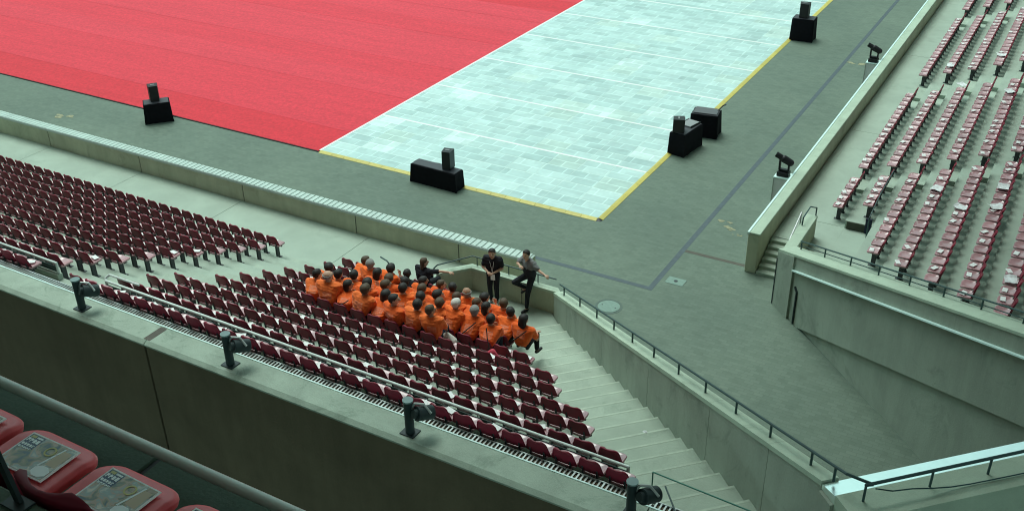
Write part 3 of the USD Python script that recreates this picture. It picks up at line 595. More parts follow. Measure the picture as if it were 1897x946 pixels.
for k in range(8):
    x = XPAN[k]
    ylo = 2.28 if k < 2 else 7.42 - x
    for blk, a, b in (('near right block', ylo, 4.45), ('middle right block', 5.72, 13.4), ('far right block', 15.6, 24.2), ('unlit far block', 25.8, 36)):
        n = int((b - a) / P + 1e-6) + 1
        b0 = b if blk == 'near right block' else a + (n - 1) * P
        ys = [b0 - i * P for i in range(n)][::-1]
        for i, y in enumerate(ys): seats.append(((x, y, ZTR[k]), math.pi / 2, blk, k, i, n))
vis = []
for s in seats:
    u, v, z = project(np.array(s[0]) + [0, 0, 0.6])
    if -60 < u < 1957 and -60 < v < 1010: vis.append((z, s))
vis.sort(key=lambda a: a[0])
near, rest = vis[:300], vis[300:]

def in_block(blk): return {'middle block': 'block beside the corner stair', 'left block': 'far left block', 'near right block': 'right stand block nearest the gateway', 'middle right block': 'middle block of the right stand', 'far right block': 'far block of the right stand', 'unlit far block': 'far end of the right stand'}[blk]
ORDX = ORD + ['twelfth', 'thirteenth', 'fourteenth', 'fifteenth', 'sixteenth', 'seventeenth', 'eighteenth', 'nineteenth', 'twentieth'] + ['twenty-' + o for o in ORD[:9]]
def place(blk, i, n):
    if blk == 'left block': return f'{ORDX[i] if i < len(ORDX) else "farther"} from the aisle'
    a, b = ('the aisle', 'the stair') if blk == 'middle block' else ('near end', 'far end')
    return f'{ORDX[i]} from {a}' if i <= n - 1 - i else f'{ORDX[n - 1 - i]} from {b}'
def rowname(blk, k):
    if blk in ('middle block', 'left block') and k == 10: return 'last row'
    return f'{ORD[k]} row'
proto = None
for z, (loc, rz, blk, k, i, n) in near:
    base = f'maroon seat, {place(blk, i, n)}, {rowname(blk, k)}, {in_block(blk)}'
    grp = f'seats of the {in_block(blk)}'
    if proto is None:
        proto = build_seat('stadium_seat', base, grp, loc, rz, (seat_red, seat_back, seat_leg))
    else: dup(proto, loc, rz + rng.uniform(-.035, .035), base, grp)

# the rest of the seats, farther off: one instancer of the same seat
def instancer(name, label, cat_, protos, places, loc0=(0, 0, 0)):
    pi = UsdGeom.PointInstancer.Define(stage, f'/World/{name}')
    pr = []
    for nm, mesh, mat in protos:
        pp = f'/World/{name}/{nm}'; usdkit.mesh(stage, pp, mesh, mat, smooth=False); pr.append(pp)
    pi.CreatePrototypesRel().SetTargets([Sdf.Path(p) for p in pr])
    pos, ori, ids = [], [], []
    for j in range(len(pr)):
        for loc, rz in places:
            pos.append(Gf.Vec3f(*map(float, loc))); ids.append(j)
            ori.append(Gf.Quath(math.cos(rz / 2), 0, 0, math.sin(rz / 2)))
    pi.CreatePositionsAttr(Vt.Vec3fArray(pos)); pi.CreateOrientationsAttr(Vt.QuathArray(ori)); pi.CreateProtoIndicesAttr(Vt.IntArray(ids))
    keys(pi.GetPrim(), label, cat_, None, 'stuff')
instancer('distant_seats', 'maroon stadium seats of the farther rows and blocks', 'seats',
          [('seat_pan', pan_mesh(q=3), seat_red), ('backrest', back_mesh(), seat_back), ('leg', leg_mesh(), seat_leg), ('back_bracket', cat(*arm_mesh()), seat_leg)], [(s[0], s[1]) for _, s in rest])

# ------------------------------------------------------------------ programmes lying on the seats
prog_m = usdkit.material(stage, '/World/Looks/programme_print', {
    'tc': ('texture_coordinate', {}), 'oi': ('object_info', {}), 'n': ('noise_texture', {'scale': 16.0, 'detail': 3.0}),
    'r': ('rgb_ramp', {'ramp': [(0.25, (0.70, 0.62, 0.60)), (0.5, (0.78, 0.77, 0.76)), (0.75, (0.84, 0.84, 0.83))]}), 'p': ('principled_bsdf', {'roughness': 0.35})},
    [('tc.object', 'n.vector'), ('n.fac', 'r.fac'), ('r.color', 'p.base_color')], surface='p.BSDF')
def sheet(): return hullpts([(x, y + 0.05, z + (0.004 if abs(x) > .05 else 0)) for x in (-.10, -.04, .05, .10) for y in (-.055, .06) for z in (0.487, 0.496)])
def sheet_loc(loc, rz, g):
    d = (g.uniform(-0.03, 0.03), g.uniform(-0.02, 0.05)); return (loc[0] + d[0] * math.cos(rz) - d[1] * math.sin(rz), loc[1] + d[0] * math.sin(rz) + d[1] * math.cos(rz), loc[2])

PEOPLE = [  # row, col, head height above the tread, hair, bald/long
    (5, 4, 1.12, 'dark', 'short'), (5, 5, 1.26, 'grey', 'bald'), (5, 6, 1.05, 'dark', 'long'), (5, 7, 1.20, 'brown', 'short'), (5, 9, 1.22, 'dark', 'short'), (5, 10, 1.24, 'dark', 'short'), (5, 11, 1.26, 'brown', 'short'),
    (4, 3, 1.06, 'dark', 'short'), (4, 5, 1.17, 'dark', 'short'), (4, 6, 1.22, 'dark', 'long'), (4, 7, 1.17, 'brown', 'short'), (4, 8, 1.20, 'dark', 'short'), (4, 10, 1.20, 'brown', 'short'), (4, 11, 1.28, 'white', 'short'), (4, 12, 1.20, 'grey', 'short'),
    (3, 5, 1.16, 'dark', 'long'), (3, 6, 1.24, 'brown', 'short'), (3, 7, 1.16, 'dark', 'short'), (3, 8, 1.14, 'brown', 'long'), (3, 9, 1.14, 'dark', 'short'), (3, 10, 1.14, 'brown', 'short'), (3, 12, 1.25, 'dark', 'long'), (3, 13, 1.15, 'dark', 'short'), (3, 14, 1.16, 'dark', 'long'),
    (4, 9, 1.15, 'dark', 'short'), (4, 4, 1.10, 'dark', 'short'), (3, 11, 1.12, 'brown', 'short'), (5, 8, 1.14, 'dark', 'long'), (4, 13, 1.12, 'dark', 'short'),
    (2, 3, 1.10, 'brown', 'short'), (2, 4, 1.26, 'grey', 'short'), (2, 5, 1.24, 'dark', 'short'), (2, 6, 1.20, 'dark', 'short'), (2, 7, 1.20, 'dark', 'long'), (2, 8, 1.16, 'brown', 'short'), (2, 9, 1.24, 'dark', 'short'), (2, 10, 1.27, 'grey', 'bald'), (2, 11, 1.20, 'dark', 'short'), (2, 12, 1.28, 'brown', 'short')]
occupied = {(p[0], p[1]) for p in PEOPLE}
g = random.Random(11); pp = None
def has_prog(s):
    loc, rz, blk, k, i, n = s
    if blk == 'unlit far block': return False
    if blk == 'middle block' and (k, round((loc[0] + 3.97) / P)) in occupied: return False
    return g.random() < {'middle block': 0.45, 'left block': 0.45}.get(blk, 0.45)
nearp = [s for _, s in near if has_prog(s)]; restp = [s for _, s in rest if has_prog(s)]
for s in nearp:
    loc, rz, blk, k, i, n = s
    lab = f'programme on seat {place(blk, i, n)}, {rowname(blk, k)}, {in_block(blk)}'; grp = f'programmes on the {in_block(blk)}'
    l2 = sheet_loc(loc, rz, g); rz2 = rz + g.uniform(-0.7, 0.7)
    if pp is None:
        pp = xf('programme', lab, 'programme', l2, rz2, grp); part('booklet', sheet(), prog_m, pp)
    else: dup(pp, l2, rz2, lab, grp)
instancer('distant_programmes', 'pale programmes lying on the farther seats', 'programmes', [('booklet', sheet(), prog_m)], [(sheet_loc(s[0], s[1], g), s[1] + g.uniform(-.7, .7)) for s in restp])

def newspaper(k, y, seed, lab):
    gg = random.Random(seed); V, F = [], []; nx, ny = 6, 5
    for j in range(ny):
        for i in range(nx): V.append((-.19 + .38 * i / (nx - 1) + gg.uniform(-.015, .015), -.15 + .30 * j / (ny - 1) + gg.uniform(-.015, .015), 0.515 + .03 * gg.random() + .03 * (i in (0, nx - 1))))
    n = len(V); V += [(a, b, c - .006) for a, b, c in V]
    for j in range(ny - 1):
        for i in range(nx - 1):
            a, b, c, d = j * nx + i, j * nx + i + 1, (j + 1) * nx + i + 1, (j + 1) * nx + i
            F += [(a, b, c), (a, c, d), (a + n, c + n, b + n), (a + n, d + n, c + n)]
    x = xf('newspaper', lab, 'newspaper', (XPAN[k], y, ZTR[k]), gg.uniform(0, 3)); part('sheets', (np.array(V), np.array(F)), debris, x)
for k, y, sd, lab in ((4, 1.5, 1, 'rumpled pale newspaper on a fifth row seat, right stand near block'), (5, 1.25, 2, 'bright white newspaper on a sixth row seat, right stand near block'), (6, -3.3, 3, 'open newspaper on a seventh row seat near the gateway wall'),
                      (3, 3.05, 4, 'small white newspaper on a fourth row seat, right stand near block'), (5, 2.6, 5, 'folded white paper on a sixth row seat near the right stand aisle'), (4, 11.6, 6, 'rumpled newspaper on a fifth row seat in the middle block of the right stand'),
                      (1, 16.2, 7, 'white newspaper on a second row seat at the near end of the far right block'), (3, 16.6, 8, 'white newspaper on a fourth row seat at the near end of the far right block'), (2, 13.35, 9, 'white paper on the last seat of the third row, middle right block')):
    newspaper(k, y, sd, lab)

# ------------------------------------------------------------------ people
def sph(c, r, n=10): return Manifold.sphere(r, n).translate(tuple(map(float, c)))
def lb(a, ra, b, rb, n=10): return Manifold.batch_hull([sph(a, ra, n), sph(b, rb, n)])
def ell(c, rx, ry, rz, n=14): return Manifold.sphere(1.0, n).scale((rx, ry, rz)).translate(tuple(map(float, c)))
def smooth(man, L=0.035, it=6):
    t = tm(man.refine_to_length(L)); t.merge_vertices(); trimesh.smoothing.filter_taubin(t, lamb=0.5, nu=0.53, iterations=it); return t
def hand(w, d, up, side):
    """Palm and five bent fingers. w wrist, d direction the hand points, up back of the hand, side +1 thumb towards up x d."""
    w = np.array(w, float); d = np.array(d, float) / np.linalg.norm(d); up = np.array(up, float); up -= d * (up @ d); up /= np.linalg.norm(up); x = np.cross(d, up) * side
    o = Manifold.batch_hull([sph(w, .024, 8), sph(w + d * .085 + x * .03, .013, 8), sph(w + d * .085 - x * .03, .012, 8), sph(w + d * .03 + x * .028, .014, 8)])
    for q, L in ((.030, .072), (.010, .080), (-.011, .074), (-.031, .058)):
        b = w + d * .085 + x * q; m = b + (d * .8 - up * .35) * L * .55; e = m + (d * .35 - up * .9) * L * .5
        o = o + lb(b, .010, m, .009, 6) + lb(m, .009, e, .0075, 6)
    b = w + d * .03 + x * .03; m = b + (x * .8 + d * .7) * .035; e = m + (d * .9 + x * .15 - up * .3) * .032
    return o + lb(b, .013, m, .011, 6) + lb(m, .011, e, .009, 6)
def head_parts(c, f, hair, style, tilt=0.0):
    """c centre of the head, f facing (unit, horizontal). Returns skin Manifold, hair mesh, eyes mesh, lips mesh."""
    c = np.array(c, float); f = np.array(f, float); f = f / np.linalg.norm(f); l = np.array([-f[1], f[0], 0.0]); u = np.array([0, 0, 1.0])
    def at(a, b, z): return c + f * a + l * b + u * z
    sk = Manifold.batch_hull([sph(at(-.015, 0, .03), .092, 14), sph(at(.02, 0, .02), .082, 12), sph(at(.045, 0, -.075), .045, 10), sph(at(.03, .03, -.06), .045, 8), sph(at(.03, -.03, -.06), .045, 8)])
    sk = sk + Manifold.batch_hull([sph(at(.098, 0, .02), .010, 6), sph(at(.122, 0, -.022), .014, 6), sph(at(.092, .016, -.028), .010, 6), sph(at(.092, -.016, -.028), .010, 6)])
    for s in (-1, 1): sk = sk + Manifold.batch_hull([sph(at(-.005, s * .092, .02), .014, 6), sph(at(-.015, s * .098, -.005), .016, 6), sph(at(0, s * .09, -.03), .010, 6)])
    eyes = cat(*[tm(sph(at(.088, s * .033, .012), .013, 8)) for s in (-1, 1)])
    lips = tm(Manifold.batch_hull([sph(at(.088, .02, -.062), .007, 6), sph(at(.094, 0, -.060), .009, 6), sph(at(.088, -.02, -.062), .007, 6)]))
    top = .0 if style != 'bald' else -.0
    hh = Manifold.batch_hull([sph(at(-.022, 0, .034), .104, 16), sph(at(.012, 0, .045), .092, 14), sph(at(-.04, 0, -.02), .085, 12)])
    cutn = f * 0.80 - u * 0.60; cutn /= np.linalg.norm(cutn)
    hh = hh.trim_by_plane(tuple(-cutn), float(-cutn @ at(.035, 0, .035)))
    if style == 'bald':
        hh = hh.trim_by_plane((0, 0, -1), float(-(c[2] + .035)))
    if style == 'long':
        hh = hh + Manifold.batch_hull([sph(at(-.055, .045, .0), .055, 10), sph(at(-.055, -.045, .0), .055, 10), sph(at(-.075, .05, -.16), .045, 10), sph(at(-.075, -.05, -.16), .045, 10), sph(at(-.085, 0, -.2), .04, 10)])
    return sk, smooth(hh, 0.03, 3), eyes, lips
def crease(t, seed):
    import meshkit
    v = np.array(t.vertices); n = np.array(t.vertex_normals); q = v * [7.0, 7.0, 13.0] + seed * 3.7
    q[:, 0] += 2.0 * np.sin(v[:, 2] * 17 + seed)
    t.vertices = v + n * ((np.abs(meshkit.fbm(q, 3, seed % 50) - 0.5) * 2 - 0.25) * 0.034)[:, None]
    return t
def figure(name, label, loc, rz, J, mats, hair, style, group=None, extra=None, shirt_arms='short', hands=True, scale=1.0, wide=1.0):
    """J: joints in local space (facing +y): head, face, neck, chest, waist, hips(2), knees, ankles, toes, shoulders, elbows, wrists, hand_dir."""
    t = xf(name, label, 'person', loc, rz, group)
    if scale != 1.0: UsdGeom.Xformable(t).AddScaleOp().Set(Gf.Vec3f(scale * wide, scale * wide, scale))
    A = {k: np.array(v, float) for k, v in J.items() if not isinstance(v, (int, float))}
    sk, hm, eyes, lips = head_parts(A['head'], A['face'], hair, style)
    hipc = (A['hip_l'] + A['hip_r']) / 2
    body = Manifold.batch_hull([sph(A['hip_l'], .10), sph(A['hip_r'], .10), sph(A['waist'], .105), ])
    torso = Manifold.batch_hull([sph(A['waist'] + [-.05, 0, 0], .10), sph(A['waist'] + [.05, 0, 0], .10), sph(A['chest'] + [-.085, 0, 0], .115), sph(A['chest'] + [.085, 0, 0], .115), sph(A['sh_l'], .062), sph(A['sh_r'], .062)])
    body = body + torso + lb(A['chest'] + (A['neck'] - A['chest']) * .5, .065, A['head'] + [0, -.01, -.05], .052) + lb(A['neck'], .06, A['chest'], .10)
    arms = None
    legs = None
    for s in ('l', 'r'):
        body = body + lb(A['hip_' + s], .088, A['knee_' + s], .058) + lb(A['knee_' + s], .056, (A['knee_' + s] * .6 + A['ank_' + s] * .4), .054) + lb((A['knee_' + s] * .6 + A['ank_' + s] * .4), .054, A['ank_' + s], .036) + lb(A['ank_' + s] + [0, 0, -.03], .036, A['toe_' + s], .030)
        body = body + lb(A['sh_' + s], .056, A['el_' + s], .040) + lb(A['el_' + s], .040, A['wr_' + s], .026)
    bm = smooth(body + sk, 0.04, 5)
    ms = [bm]
    if hands:
        bmm = None
        hs = None
        for s, sg in (('l', -1), ('r', 1)):
            h = hand(A['wr_' + s], A['hd_' + s], A.get('hu_' + s, np.array([0, 0, 1.0])), sg); hs = h if hs is None else hs + h
        try:
            base = Manifold(m3.Mesh(np.asarray(bm.vertices, np.float32), np.asarray(bm.faces, np.uint32)))
            u = base + hs
            bm = tm(u) if u.num_tri() > 100 else cat(bm, hs)
        except Exception: bm = cat(bm, hs)
    part('body', bm, mats['skin'], t, smooth=50)
    # clothing
    sh = Manifold.batch_hull([sph(A['waist'] + [-.06, 0, -.10], .112), sph(A['waist'] + [.06, 0, -.10], .112), sph(A['waist'] + [-.055, 0, 0], .113), sph(A['waist'] + [.055, 0, 0], .113), ])
    sh = sh + Manifold.batch_hull([sph(A['waist'] + [-.07, 0, 0], .125), sph(A['waist'] + [.07, 0, 0], .125), sph(A['chest'] + [-.10, 0, 0], .140), sph(A['chest'] + [.10, 0, 0], .140), sph(A['sh_l'], .083), sph(A['sh_r'], .083)])
    for s in ('l', 'r'):
        e = A['sh_' + s] * .30 + A['el_' + s] * .70 if shirt_arms == 'short' else A['el_' + s]
        sh = sh + lb(A['sh_' + s], .083, e, .074)
        if shirt_arms == 'long': sh = sh + lb(A['el_' + s], .056, A['wr_' + s] * .92 + A['el_' + s] * .08, .040)
    shm = crease(smooth(sh, 0.026, 5), len(label) * 7 + int(abs(loc[0]) * 100))
    part('shirt', shm, mats['shirt'], t, smooth=70)
    if extra == 'strap':
        pts = []
        for q in np.linspace(0, 1, 8):
            x, z = A['sh_r'][0] * .62 * (1 - q) + (A['waist'][0] - .17) * q, (A['sh_r'][2] + .03) * (1 - q) + (A['waist'][2] - .05) * q
            near_ = shm.vertices[(np.abs(shm.vertices[:, 0] - x) < .05) & (np.abs(shm.vertices[:, 2] - z) < .05)]
            if len(near_): pts.append((x, near_[:, 1].min() - .004, z))
        part('bag_strap', path_tube(pts, .013, 6), strap_m, t)
    tr = Manifold.batch_hull([sph(A['hip_l'], .112), sph(A['hip_r'], .112), sph(hipc + (A['waist'] - hipc) * .5, .115)])
    for s in ('l', 'r'):
        tr = tr + lb(A['hip_' + s], .102, A['knee_' + s], .072) + lb(A['knee_' + s], .070, A['ank_' + s] + [0, 0, .03], .052)
    part('trousers', smooth(tr, 0.045, 5), mats['trousers'], t, smooth=60)
    for s in ('l', 'r'):
        part('shoe', smooth(lb(A['ank_' + s] + [0, -.02, -.045], .046, A['toe_' + s], .040) + sph(A['toe_' + s] + (A['toe_' + s] - A['ank_' + s]) * .15, .036), 0.04, 3), mats['shoes'], t, smooth=60)
    part('hair', hm, hair_m[hair], t, smooth=60); part('eyes', eyes, eye_m, t, smooth=60); part('lips', lips, lip_m, t, smooth=60)
    return t
def seated(h, g):
    """Seated pose, head centre h above the floor; the lean and turn vary."""
    lean = g.uniform(0.0, 0.17) + max(0, (1.19 - h) * 0.9); tw = g.uniform(-.07, .07)
    hz = h; nz = hz - .16; cz = nz - .17
    hy = -.10 + lean
    fa = g.uniform(-0.9, 0.9)
    J = dict(head=(tw, hy + .02, hz), face=(math.sin(fa), math.cos(fa), 0), neck=(tw * .8, hy - .01, nz + .02), chest=(tw * .5, hy * .75 - .045, cz), waist=(0, -.10, .68),
             hip_l=(-.09, -.07, .55), hip_r=(.09, -.07, .55), knee_l=(-.12 + g.uniform(-.04, .02), .36, .52), knee_r=(.12 + g.uniform(-.02, .04), .36, .52),
             ank_l=(-.12, .38 + g.uniform(-.1, .04), .10), ank_r=(.12, .38 + g.uniform(-.1, .04), .10), sh_l=(-.205 + tw * .5, hy * .85 - .03, nz - .04), sh_r=(.205 + tw * .5, hy * .85 - .03, nz - .04))
    J['toe_l'] = (J['ank_l'][0] - .02, J['ank_l'][1] + .15, .045); J['toe_r'] = (J['ank_r'][0] + .02, J['ank_r'][1] + .15, .045)
    for s, q in (('l', -1), ('r', 1)):
        a = g.random()
        if a < .6:   # hands in the lap
            J['el_' + s] = (q * .25, hy * .5 + .04, cz - .18); J['wr_' + s] = (q * .10, .20, .66); J['hd_' + s] = (-q * .5, .8, -.1)
        elif a < .8:  # arm on the thigh
            J['el_' + s] = (q * .26, hy * .5 + .08, cz - .17); J['wr_' + s] = (q * .15, .29, .63); J['hd_' + s] = (-q * .1, 1, -.15)
        else:  # arm raised to the chin or holding something
            J['el_' + s] = (q * .22, .16, cz - .10); J['wr_' + s] = (q * .10, .20, cz + .08); J['hd_' + s] = (-q * .3, .3, .9); J['hu_' + s] = (0, 1, .2)
    return J
HAIRTXT = {('dark', 'short'): 'short dark hair', ('dark', 'long'): 'long dark hair', ('brown', 'short'): 'short brown hair', ('brown', 'long'): 'long brown hair', ('grey', 'short'): 'short grey hair', ('grey', 'bald'): 'balding grey hair', ('white', 'short'): 'white hair'}
g = random.Random(5)
prow = {}
for p in PEOPLE: prow.setdefault(p[0], []).append(p[1])
for k, col, h, hair, style in PEOPLE:
    n = sorted(prow[k]).index(col)
    lab = f'person in orange T-shirt, {HAIRTXT[hair, style]}, {ORD[n]} from the left in {ORD[k]} seat row'
    mats = dict(skin=skin_l if g.random() < .7 else skin_d, shirt=orange[g.randrange(3)], trousers=navy_t if g.random() < .6 else black_t, shoes=shoe_m)
    if (k, col) == (2, 6): mats['shirt'] = black_t; lab = 'person in dark green-black jacket sitting among the orange shirts, front row of the group'
    figure('seated_person', lab, (seatX(col) + g.uniform(-.03, .03), YB[k] + .255 + 0.10, ZT[k] + 0.05), g.uniform(-.28, .28), seated(h - 0.05, g), mats, hair, style, extra='strap' if (k, col) in ((5, 6), (4, 12), (3, 7), (3, 14)) else None, scale=g.uniform(.96, 1.02), wide=g.uniform(1.04, 1.20))
# staff standing in front of the group
g = random.Random(9)
JW = seated(1.17, random.Random(3)); JW.update(face=(.6, .8, 0), el_r=(.46, .10, .98), wr_r=(.70, .17, 1.0), hd_r=(.95, .2, .05), hu_r=(0, 0, 1), el_l=(-.26, .05, .74), wr_l=(-.12, .24, .64), hd_l=(.4, .8, -.2))
figure('staff_person', 'person in black with one arm stretched along the rail, left of the bent wall', (seatX(5), YB[0] + .355, 0.65), -0.12, JW, dict(skin=skin_l, shirt=black_t, trousers=black_t, shoes=shoe_m), 'brown', 'long')
JM = dict(head=(0, .07, 1.58), face=(-.15, 1, -.0), neck=(0, .01, 1.44), chest=(0, -.01, 1.25), waist=(0, -.01, 1.04), hip_l=(-.09, 0, .92), hip_r=(.09, 0, .92), knee_l=(-.09, .03, .50), knee_r=(.09, .04, .50),
          ank_l=(-.09, -.01, .09), ank_r=(.08, -.01, .09), toe_l=(-.11, .14, .045), toe_r=(.10, .14, .045), sh_l=(-.19, 0, 1.39), sh_r=(.19, 0, 1.39),
          el_l=(-.27, .05, 1.14), wr_l=(-.08, .24, 1.08), hd_l=(.8, .4, -.1), el_r=(.27, .06, 1.14), wr_r=(.07, .25, 1.10), hd_r=(-.8, .4, -.1))
tm2 = figure('staff_person', 'person in black with white card at the hip, standing before the bent wall, looking down', (0.10, -6.72, 0.6), math.pi + 0.25, JM, dict(skin=skin_l, shirt=black_t, trousers=black_t, shoes=shoe_w), 'dark', 'short')
part('name_card', cbx(-0.09, 0.03, 0.135, 0.142, 0.80, 0.97, 0.001), paper, tm2)
part('lanyard', path_tube([(-.06, .13, 1.36), (-.03, .145, 1.1), (-.03, .14, .97), (-.01, .145, 1.1), (.05, .13, 1.36)], 0.006, 6), paper, tm2)
JL = dict(head=(0, .06, 1.66), face=(-.35, .9, 0), neck=(0, .02, 1.51), chest=(0, -.02, 1.32), waist=(0, -.06, 1.10), hip_l=(-.09, -.05, .97), hip_r=(.09, -.05, .97), knee_l=(-.11, .10, .52), knee_r=(.14, .36, .86),
          ank_l=(-.12, .14, .09), ank_r=(.13, .02, .55), toe_l=(-.14, .29, .045), toe_r=(.14, .10, .46), sh_l=(-.20, -.01, 1.46), sh_r=(.20, -.02, 1.46),
          el_l=(-.42, -.06, 1.32), wr_l=(-.64, -.08, 1.30), hd_l=(-1, 0, -.1), el_r=(.20, .20, 1.36), wr_r=(-.02, .27, 1.40), hd_r=(-.9, .1, .1))
tl = figure('staff_person', 'person in grey and black leaning on the wall corner with one knee raised', (1.04, -6.49, 0.6), math.pi - 0.45, JL, dict(skin=skin_l, shirt=grey_t, trousers=black_t, shoes=shoe_m), 'dark', 'short')
part('waistcoat', smooth(Manifold.batch_hull([sph((-.06, -.06, 1.02), .135), sph((.06, -.06, 1.02), .135), sph((-.09, -.03, 1.26), .148), sph((.09, -.03, 1.26), .148)]), .04, 5), black_t, tl, smooth=60)
def lump(pts, r, L=0.05): return smooth(Manifold.batch_hull([sph(p, r * q, 10) for p, q in pts]), L, 6)
single('white_bag', lump([((1.52, -11.2, 2.58), 1), ((1.72, -11.18, 2.56), 1.1), ((1.6, -11.2, 2.70), .7)], 0.11), bag_w, 'crumpled white plastic bag hanging behind the fifth seat row', 'bag', smooth=60)
t = xf('pink_bag', 'pink-red shoulder bag hung on a seat behind the orange group', 'bag'); part('bag_body', lump([((2.62, -11.1, 2.42), 1), ((2.78, -11.1, 2.34), 1.2), ((2.72, -11.1, 2.58), .6)], 0.11), bag_p, t, smooth=60)
part('strap', path_tube([(2.62, -11.05, 2.5), (2.5, -10.95, 2.75), (2.42, -10.85, 2.95)], 0.012), strap_m, t)

# ------------------------------------------------------------------ loudspeakers around the floor
def drape(w, d, h, flare=0.045, seed=0, notch=0.0):
    """A boxy stack under a black cloth that hangs to the floor and flares at the corners."""
    gg = random.Random(seed); V, F = [], []; nx, ny = 9, 5
    per = [(-1 + 2 * i / nx, -1) for i in range(nx)] + [(1, -1 + 2 * i / ny) for i in range(ny)] + [(1 - 2 * i / nx, 1) for i in range(nx)] + [(-1, 1 - 2 * i / ny) for i in range(ny)]
    lev = [0.0, .2, .45, .7, .9, .985, 1.0]; n = len(per)
    for v in lev:
        for q, (px, py) in enumerate(per):
            cornr = abs(px) * abs(py)
            f = 1 + (flare / max(w, d)) * (1 - v) * (0.25 + 1.7 * cornr ** 4) - (0.05 if v == 1.0 else 0) + 0.025 * (1 - v) * math.sin(q * 2.1 + seed)
            V.append((px * w / 2 * f, py * d / 2 * f, v * h + (0.02 if 0 < v < 1 else 0) * gg.uniform(-1, 1)))
    for j in range(len(lev) - 1):
        for i in range(n):
            a, b, c, e = j * n + i, j * n + (i + 1) % n, (j + 1) * n + (i + 1) % n, (j + 1) * n + i
            F += [(a, b, c), (a, c, e)]
    V.append((0, 0, h + 0.004)); top = len(V) - 1; base = (len(lev) - 1) * n
    for i in range(n): F.append((base + i, base + (i + 1) % n, top))
    m = trimesh.Trimesh(np.array(V), np.array(F), process=False); m.fix_normals(); return m
def sub_stack(loc, rz, w, d, h, label, seed):
    t = xf('draped_subwoofer', label, 'speaker', loc, rz)
    part('cloth', drape(w, d, h, seed=seed), cloth_k, t, smooth=50)
    part('top_panel', cbx(-w / 2 + .03, w / 2 - .03, -d / 2 + .03, d / 2 - .03, h + 0.002, h + 0.016, .004), M(f'speaker_top_{numbered("mat","s")}', (0.045, 0.045, 0.055), 0.5), t)
    part('caster', cat(*[tube((sx * w * .38, sy * d * .3, 0.0), (sx * w * .38, sy * d * .3, .05), .03, 8) for sx in (-1, 1) for sy in (-1, 1)]), blackp, t)
    return t
def top_box(loc, rz, w, d, h, label):
    t = xf('small_loudspeaker', label, 'speaker', loc, rz)
    cb_ = part('cabinet', hullpts([(sx * w / 2 * (0.82 if sy < 0 else 1), sy * d / 2, z) for sx in (-1, 1) for sy in (-1, 1) for z in (0, h)]), blackp, t)
    part('front_grille', cbx(-w / 2 + .02, w / 2 - .02, d / 2 + .001, d / 2 + .018, .03, h - .03, .004), grille, cb_)
    part('handle', cbx(-w * .2, w * .2, -.03, .03, h + .001, h + .015, .003), greytop, cb_)
    return t
sub_stack((-19.10, -0.62, 0), 0.85, 1.0, 0.62, 0.80, 'black cloth covered subwoofer at the near edge of the red carpet', 1)
top_box((-19.22, -0.55, 0.82), 0.9, 0.40, 0.40, 0.62, 'small black loudspeaker on the subwoofer by the red carpet')
sub_stack((-6.02, -0.28, 0), -0.03, 1.85, 0.50, 0.68, 'long low cloth covered subwoofer at the near yellow edge', 2)
top_box((-5.58, -0.22, 0.70), 0.2, 0.36, 0.36, 0.66, 'small black loudspeaker on the long low subwoofer')
sub_stack((0.42, 6.50, 0), math.pi / 2 - 0.12, 1.35, 0.62, 0.86, 'black cloth covered subwoofer, nearer of the pair at the right yellow edge', 3)
top_box((0.28, 6.05, 0.88), -1.2, 0.42, 0.40, 0.50, 'small dark loudspeaker on the nearer subwoofer at the right yellow edge')
t = xf('equipment_tray', 'flat grey tray lying on the nearer subwoofer at the right edge', 'tray', (0.42, 6.85, 0.88), 1.35)
part('tray', cbx(-.30, .30, -.24, .24, 0, .05, .01), greytop, t); part('rim', cat(bx(-.31, .31, -.25, -.235, 0.0, .07), bx(-.31, .31, .235, .25, 0.0, .07)), blackp, t)
sub_stack((0.55, 8.18, 0), 0.15, 1.02, 0.72, 0.90, 'tall cloth covered subwoofer, farther of the pair at the right yellow edge', 4)
t = xf('lid', 'open dark flap lid on the farther subwoofer at the right yellow edge', 'lid', (0.55, 8.2, 0.925), 0.15)
part('panel', cbx(-.44, .44, -.30, .30, 0, .03, .005), M('dark_lid', (0.10, 0.10, 0.11), .5), t); part('strap', path_tube([(.40, .1, .02), (.52, .45, .12), (.60, .62, .10)], .022), strap_m, t)
sub_stack((0.58, 21.05, 0), 0.05, 1.02, 0.70, 1.05, 'tall cloth covered subwoofer at the far end of the yellow edge', 5)
top_box((0.52, 21.05, 1.07), 0.15, 0.48, 0.42, 0.66, 'small black loudspeaker on the farthest subwoofer')

def moving_head(y, lab1, lab2, x=4.86):
    t = xf('lamp_pedestal', lab2, 'pedestal', (x, y, 0))
    part('case', cbx(-.24, .24, -.24, .24, .02, 1.12, .015), case_w, t)
    part('lid_edge', cat(bx(-.25, .25, -.25, .25, 1.121, 1.15)), white_m, t)
    part('corner', cat(*[bx(sx * .235 - .012, sx * .235 + .012, sy * .247 - .006, sy * .247 + .006, .03, 1.1) for sx in (-1, 1) for sy in (-1, 1)]), galv, t)
    t = xf('moving_head_lamp', lab1, 'stage light', (x, y, 1.152))
    part('base', cbx(-.19, .19, -.16, .16, 0, .15, .02), blackp, t)
    part('yoke', cat(cbx(-.16, .16, -.07, .07, .152, .22, .01), cbx(-.18, -.12, -.06, .06, .18, .56, .015), cbx(.12, .18, -.06, .06, .18, .56, .015)), blackp, t)
    ax = np.array([-.86, -.12, .42]); ax /= np.linalg.norm(ax); c = np.array([0, 0, .55])
    mh = part('head', cat(Manifold.batch_hull([sph(c - ax * .20, .115, 14), sph(c + ax * .04, .125, 14)]), tube(c + ax * .05, c + ax * .33, .092, 18)), blackp, t, smooth=40)
    part('lens', tube(c + ax * .331, c + ax * .338, .08, 18), lens_m, mh)
